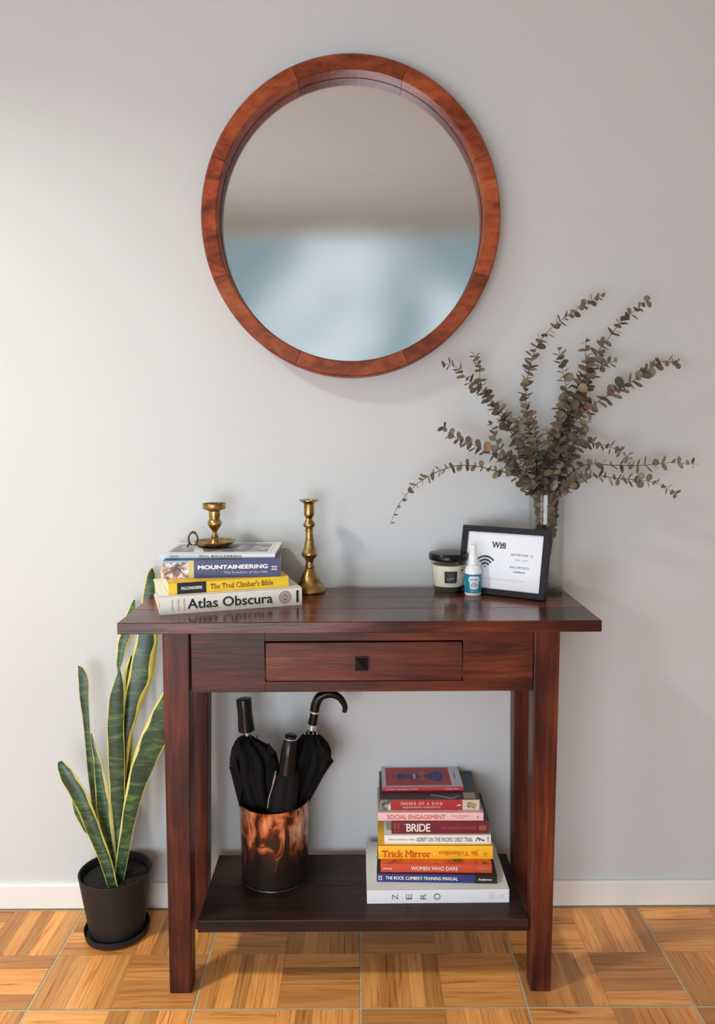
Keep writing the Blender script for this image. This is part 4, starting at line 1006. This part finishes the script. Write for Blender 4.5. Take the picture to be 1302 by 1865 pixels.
# ------------------------------------------------------------------ copper umbrella stand and umbrellas
BX, BY, BR_, BH = -0.204, -0.122, 0.0795, 0.185
us = empty('umbrella_stand', (BX, BY, ZS), 'cylindrical mottled copper umbrella stand on the low shelf', 'umbrella stand')
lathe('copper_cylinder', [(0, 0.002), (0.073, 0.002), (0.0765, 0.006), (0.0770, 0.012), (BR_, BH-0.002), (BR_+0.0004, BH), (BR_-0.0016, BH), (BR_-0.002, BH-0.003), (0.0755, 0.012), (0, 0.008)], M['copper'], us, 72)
lathe('bottom_rim', [(0.0735, 0.0), (0.0778, 0.0002), (0.0788, 0.003), (0.0778, 0.0055), (0.0772, 0.0055)], M['black_iron'], us, 72)

def folded(o, org, axis, rings, folds, phase, mat, seg=72, name='canopy', seed=1):
    """folded cloth: rings (centre, rx, ry, pleat depth) from the top down"""
    rr = random.Random(seed); bm = bmesh.new(); prev = None
    jit = [rr.uniform(0.75, 1.2) for _ in range(folds)]
    for (c_, rx, ry, pl) in rings:
        cur = []
        for i in range(seg):
            a_ = 2*math.pi*i/seg; ph = a_*folds+phase
            k_ = int((ph/(2*math.pi)) % folds); g = 1+1.5*pl*(abs(math.sin(ph/2))**0.7*2-1.3)*jit[k_]
            cur.append(bm.verts.new((c_[0]-org.x+rx*g*math.cos(a_), c_[1]-org.y+ry*g*math.sin(a_), c_[2]-org.z+0.004*pl*math.sin(a_*3+seed))))
        if prev:
            for i in range(seg): bm.faces.new((prev[i], prev[(i+1) % seg], cur[(i+1) % seg], cur[i]))
        else: bm.faces.new(cur)
        prev = cur
    bm.faces.new(prev[::-1])
    q = build(name, bm, mat, o, True); return q
Z0 = ZS+0.012
# left: straight handle
o1 = Vector((-0.232, -0.135, Z0)); top1 = on_y(444, 1272, -0.115)
u1 = empty('umbrella', o1, 'folded black umbrella with a straight black handle, left in the copper stand', 'umbrella', 'black umbrellas in the stand')
h0 = on_y(449, 1332, -0.117); c0 = on_y(450, 1341, -0.118)
def rel(o, *ps): return [Vector(p)-o for p in ps]
ax = (top1-h0)
bm = bmesh.new(); pts = [h0+ax*f for f in (0, 0.03, 0.2, 0.6, 0.95, 0.985, 1.0)]
add_tube(bm, [p-o1 for p in pts], [0.0150, 0.0188, 0.0184, 0.0168, 0.0178, 0.0172, 0.014], 24)
q = build('handle', bm, M['black_plastic'], u1, True); q.data.set_sharp_from_angle(angle=R(40))
tube('shaft', rel(o1, h0+ax*0.02, c0, on_y(466, 1420, -0.122), Vector((-0.235, -0.133, Z0+0.004))), 0.005, M['chrome'], u1, 10)
rings = []
for (cx, cy, w_, d_, pl) in ((448, 1341, 20, 0.010, 0.1), (449, 1347, 34, 0.019, 0.22), (456, 1360, 56, 0.030, 0.25), (462, 1375, 70, 0.036, 0.26), (464, 1395, 76, 0.038, 0.24), (465, 1415, 70, 0.036, 0.2), (470, 1440, 66, 0.034, 0.16), (476, 1465, 62, 0.032, 0.14), (482, 1500, 50, 0.026, 0.12), (487, 1560, 34, 0.018, 0.1)):
    c_ = on_y(cx, cy, -0.122); rings.append((c_, w_/2/805, d_, pl))
folded(u1, o1, None, rings, 8, 0.4, M['cloth'], seed=3)
# tips of the ribs and hem corners
bm = bmesh.new()
for (a_, b2, r_) in (((436, 1343), (430, 1352), 1), ((455, 1338), (458, 1352), 1), ((468, 1340), (466, 1350), 1), ((418, 1398), (426, 1392), 1)):
    pa, pb = on_y(*a_, -0.152), on_y(*b2, -0.148)
    add_tube(bm, [pa-o1, pb-o1], [0.0014, 0.0022], 6)
build('rib_tips', bm, M['black_plastic'], u1, True)
bm = bmesh.new()
for tri in ([(430, 1385), (418, 1399), (436, 1410)], [(436, 1350), (424, 1378), (440, 1372)], [(488, 1352), (505, 1372), (486, 1378)], [(492, 1376), (506, 1392), (484, 1404)], [(418, 1399), (446, 1412), (436, 1470)], [(446, 1404), (482, 1404), (470, 1464)]):
    fv = [bm.verts.new(on_y(*p, -0.160+0.012*(k_ % 2))-o1) for k_, p in enumerate(tri)]
    bv = [bm.verts.new(on_y(*p, -0.130)-o1) for p in tri]
    bm.faces.new(fv); bm.faces.new(bv[::-1])
    for k_ in range(3): bm.faces.new((fv[k_], fv[(k_+1) % 3], bv[(k_+1) % 3], bv[k_]))
build('hem_folds', bm, M['cloth'], u1)
# right: crook handle
o3 = Vector((-0.178, -0.115, Z0))
u3 = empty('umbrella', o3, 'folded black umbrella with a curved crook handle, right in the copper stand', 'umbrella', 'black umbrellas in the stand')
YH = -0.085
crook = [(573, 1294), (575, 1283), (580, 1272), (588, 1266), (600, 1263.5), (611, 1266), (620, 1272), (626, 1281), (628.5, 1289), (627, 1297)]
cp = [on_y(x, y, YH) for x, y in crook]; cp = spline(cp, 4); nn = len(cp)
tube('crook_handle', [p-o3 for p in cp], [0.0112-0.0062*(max(0, i/nn-0.25)/0.75) for i in range(nn)], M['black_plastic'], u3, 18)
s0, s1 = on_y(573, 1295, YH), on_y(566, 1336, YH)
d_ = s1-s0
for nm, f0, f1, r_, mt in (('chrome_collar', 0.0, 0.07, 0.0114, 'chrome'), ('grip', 0.07, 0.58, 0.0108, 'black_plastic'), ('release_collar', 0.58, 0.82, 0.0112, 'chrome'), ('runner', 0.82, 1.0, 0.0098, 'black_plastic')):
    tube(nm, rel(o3, s0+d_*f0, s0+d_*f1), r_, M[mt], u3, 22)
tube('release_button', rel(o3, s0+d_*0.05+Vector((-0.0115, -0.002, 0)), s0+d_*0.3+Vector((-0.0115, -0.002, 0))), 0.0025, M['chrome'], u3, 10)
tube('shaft', rel(o3, s1, on_y(555, 1400, -0.098), Vector((-0.180, -0.112, Z0+0.004))), 0.005, M['chrome'], u3, 10)
rings = []
for (cx, cy, w_, d2, pl) in ((566, 1336, 24, 0.012, 0.1), (566, 1343, 36, 0.020, 0.22), (568, 1356, 52, 0.028, 0.22), (566, 1370, 66, 0.034, 0.2), (562, 1388, 74, 0.036, 0.18), (554, 1410, 70, 0.034, 0.16), (546, 1435, 60, 0.030, 0.14), (540, 1460, 46, 0.025, 0.12), (530, 1500, 38, 0.02, 0.1), (522, 1560, 28, 0.015, 0.1)):
    c_ = on_y(cx, cy, -0.098); rings.append((c_, w_/2/795, d2, pl))
folded(u3, o3, None, rings, 8, 1.1, M['cloth'], seed=8)
bm = bmesh.new()
for tri in ([(578, 1346), (608, 1386), (562, 1440)], [(584, 1356), (608, 1387), (576, 1392)], [(600, 1392), (608, 1386), (566, 1446)], [(548, 1342), (530, 1356), (540, 1390)]):
    fv = [bm.verts.new(on_y(*p, (-0.135, -0.112, -0.126)[k_])-o3) for k_, p in enumerate(tri)]
    bv = [bm.verts.new(on_y(*p, -0.098)-o3) for p in tri]
    bm.faces.new(fv); bm.faces.new(bv[::-1])
    for k_ in range(3): bm.faces.new((fv[k_], fv[(k_+1) % 3], bv[(k_+1) % 3], bv[k_]))
build('hem_folds', bm, M['cloth'], u3)
bm = bmesh.new()
for x_ in (555, 562, 570, 577):
    add_tube(bm, [on_y(x_, 1331, -0.10)-o3, on_y(x_+0.5, 1342, -0.104)-o3], [0.0012, 0.0016], 6)
build('rib_tips', bm, M['chrome'], u3, True)
# middle: compact umbrella in its zipped sheath
o2 = Vector((-0.205, -0.150, Z0))
u2 = empty('umbrella', o2, 'compact black umbrella in a zipped sheath, front middle of the copper stand', 'umbrella', 'black umbrellas in the stand')
YM = -0.168
a_, b2 = on_y(529, 1344, YM), on_y(522, 1408, YM); d_ = b2-a_
tube('handle', rel(o2, a_, a_+d_*0.03, a_+d_*0.5, b2), [0.0135, 0.0155, 0.0178, 0.0200], M['black_plastic'], u2, 26)
tube('end_cap', rel(o2, a_-d_*0.10, a_-d_*0.085, a_-d_*0.01), [0.0115, 0.0135, 0.0138], M['black_plastic'], u2, 26)
bm = bmesh.new()
add_tube(bm, [a_-d_*0.012-o2, a_+d_*0.012-o2], 0.0160, 26); build('chrome_ring', bm, M['chrome'], u2, True)
rings = []
for (cx, cy, w_, d2, pl) in ((521, 1401, 42, 0.022, 0.03), (521, 1404, 50, 0.028, 0.03), (518, 1430, 54, 0.030, 0.04), (514, 1460, 56, 0.030, 0.04), (511, 1490, 54, 0.028, 0.04), (508, 1560, 44, 0.024, 0.04)):
    c_ = on_y(cx, cy, -0.160); rings.append((c_, w_/2/825, d2, pl))
folded(u2, o2, None, rings, 5, 0.2, M['cloth'], name='sheath', seed=5)
tube('zip', rel(o2, on_y(502, 1404, -0.186), on_y(497, 1430, -0.189), on_y(490, 1452, -0.188), on_y(487, 1472, -0.186)), 0.0011, M['chrome'], u2, 6)
tube('zip_pull', rel(o2, on_y(501, 1412, -0.189), on_y(497, 1428, -0.191)), 0.0018, M['chrome'], u2, 6)
